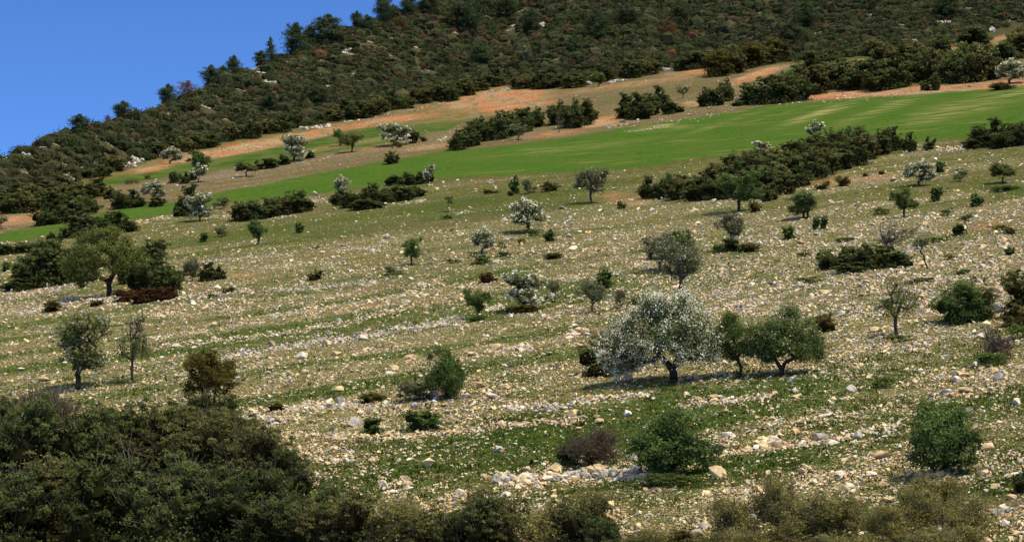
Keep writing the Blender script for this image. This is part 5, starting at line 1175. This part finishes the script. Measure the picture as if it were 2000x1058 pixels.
# ------------------------------------------------------------------ grass and weeds in the near field
def grass():
    r = np.random.default_rng(33); n = 90000
    u = r.uniform(-300, 2300, n); v = 430 + (1230 - 430) * r.random(n) ** .7
    X, Y, Zt, d = ground(u, v); z = zones(u, v, X, Y)
    cl = fbm(X / 1.7 + 3, Y / 1.7, 2)
    k = (r.random(n) < (.25 + .9 * z['grn'] + 1.2 * (cl - .5)) * z['below']) & (Y < 330)
    X, Y, Zt, z = X[k], Y[k], Zt[k], {a: b[k] for a, b in z.items()}
    n = len(X); m = 6; j = np.repeat(np.arange(n), m)
    s = np.exp(r.normal(size=n) * .35) * .10
    base = np.stack([X, Y, Zt], 1)[j] + np.concatenate([r.normal(size=(len(j), 2)) * (s[j] * 1.1)[:, None], np.zeros((len(j), 1)) - .02], 1)
    tip = base + np.stack([r.normal(size=len(j)) * .6, r.normal(size=len(j)) * .6, r.uniform(.5, 1.3, len(j))], 1) * s[j][:, None]
    side = np.stack([np.cos(a := r.uniform(0, 6.28, len(j))), np.sin(a), np.zeros(len(j))], 1) * (s[j] * .28)[:, None]
    V_ = np.stack([base - side, base + side, tip], 1).reshape(-1, 3)
    pal = np.array([(.045, .075, .014), (.070, .095, .022), (.11, .11, .035), (.16, .12, .06), (.09, .07, .055)])
    g_ = z['grn']; t = r.random(n) + g_ * .5
    ti = np.where(t > .95, 0, np.where(t > .55, 1, np.where(t > .22, 2, np.where(t > .08, 3, 4))))
    C = np.repeat((pal[ti] * (1 + r.normal(size=(n, 1)) * .2).clip(.5, 1.6))[j], 3, 0)
    g = Geo(); g.add(V_, C, tris=np.arange(3 * len(j)).reshape(-1, 3))
    o = bpy.data.objects.new('grass', g.mesh('grass', M_GRASS)); COL.objects.link(o)
    o['kind'] = 'stuff'; o['label'] = 'short green and dry grass tufts growing between the stones'; o['category'] = 'grass'
grass()


# ------------------------------------------------------------------ light, sky, camera
SKYTINT = (.78, 1.0, 1.42)
sd = Vector((.38, -.30, 1)).normalized()
el = math.asin(sd.z); az = math.atan2(sd.x, sd.y)
w = bpy.data.worlds.new('World'); SC.world = w; w.use_nodes = True
nt = w.node_tree; bg = nt.nodes['Background']; bg.inputs[1].default_value = .12
sky = nt.nodes.new('ShaderNodeTexSky'); sky.sky_type = 'NISHITA'; sky.sun_disc = False
sky.sun_elevation = el; sky.sun_rotation = az; sky.air_density = 1.0; sky.dust_density = .3; sky.ozone_density = 3.0; sky.altitude = 800
# look a little higher into the sky than the low horizon band, where it is a deeper blue
tc = nt.nodes.new('ShaderNodeTexCoord'); ad = nt.nodes.new('ShaderNodeVectorMath'); ad.operation = 'ADD'; ad.inputs[1].default_value = (0, 0, .16)
no = nt.nodes.new('ShaderNodeVectorMath'); no.operation = 'NORMALIZE'
nt.links.new(tc.outputs['Generated'], ad.inputs[0]); nt.links.new(ad.outputs[0], no.inputs[0]); nt.links.new(no.outputs[0], sky.inputs[0])
hs = nt.nodes.new('ShaderNodeHueSaturation'); hs.inputs['Saturation'].default_value = 1.15
nt.links.new(sky.outputs[0], hs.inputs['Color'])
# deep blue low over the hills, paler and whiter overhead (unseen, added to whiten and lift the fill light)
sx = nt.nodes.new('ShaderNodeSeparateXYZ'); nt.links.new(tc.outputs['Generated'], sx.inputs[0])
m1 = nt.nodes.new('ShaderNodeMapRange'); m1.inputs[1].default_value = .16; m1.inputs[2].default_value = .5; nt.links.new(sx.outputs[2], m1.inputs[0])
h2 = nt.nodes.new('ShaderNodeHueSaturation'); h2.inputs['Saturation'].default_value = .34; h2.inputs['Value'].default_value = 1.55
nt.links.new(sky.outputs[0], h2.inputs['Color'])
m2 = nt.nodes.new('ShaderNodeMapRange'); m2.inputs[1].default_value = .08; m2.inputs[2].default_value = .17; m2.inputs[3].default_value = 1.22; m2.inputs[4].default_value = .94; nt.links.new(sx.outputs[2], m2.inputs[0])
tint = nt.nodes.new('ShaderNodeVectorMath'); tint.operation = 'MULTIPLY'; tint.inputs[1].default_value = SKYTINT
sc_ = nt.nodes.new('ShaderNodeVectorMath'); sc_.operation = 'SCALE'; nt.links.new(hs.outputs[0], sc_.inputs[0]); nt.links.new(m2.outputs[0], sc_.inputs['Scale']); nt.links.new(sc_.outputs[0], tint.inputs[0])
mxs = nt.nodes.new('ShaderNodeMix'); mxs.data_type = 'RGBA'; nt.links.new(m1.outputs[0], mxs.inputs[0]); nt.links.new(tint.outputs[0], mxs.inputs[6]); nt.links.new(h2.outputs[0], mxs.inputs[7])
nt.links.new(mxs.outputs[2], bg.inputs[0])
sl = bpy.data.lights.new('sun', 'SUN'); sl.energy = 4.7; sl.angle = math.radians(.55); sl.color = (1, .87, .64)
so = bpy.data.objects.new('sun', sl); COL.objects.link(so)
so.rotation_euler = sd.to_track_quat('Z', 'Y').to_euler()
cam = bpy.data.cameras.new('camera'); co = bpy.data.objects.new('camera', cam); COL.objects.link(co)
cam.sensor_width = 36; cam.lens = F / 2000 * 36; cam.clip_start = .5; cam.clip_end = 6000
co.location = (0, 0, 0); co.rotation_euler = (math.pi / 2 + PITCH, 0, 0)
SC.camera = co
SC.view_settings.view_transform = 'Standard'; SC.view_settings.look = 'None'; SC.view_settings.exposure = 0
SC.cycles.max_bounces = 5; SC.cycles.transparent_max_bounces = 4; SC.cycles.diffuse_bounces = 3
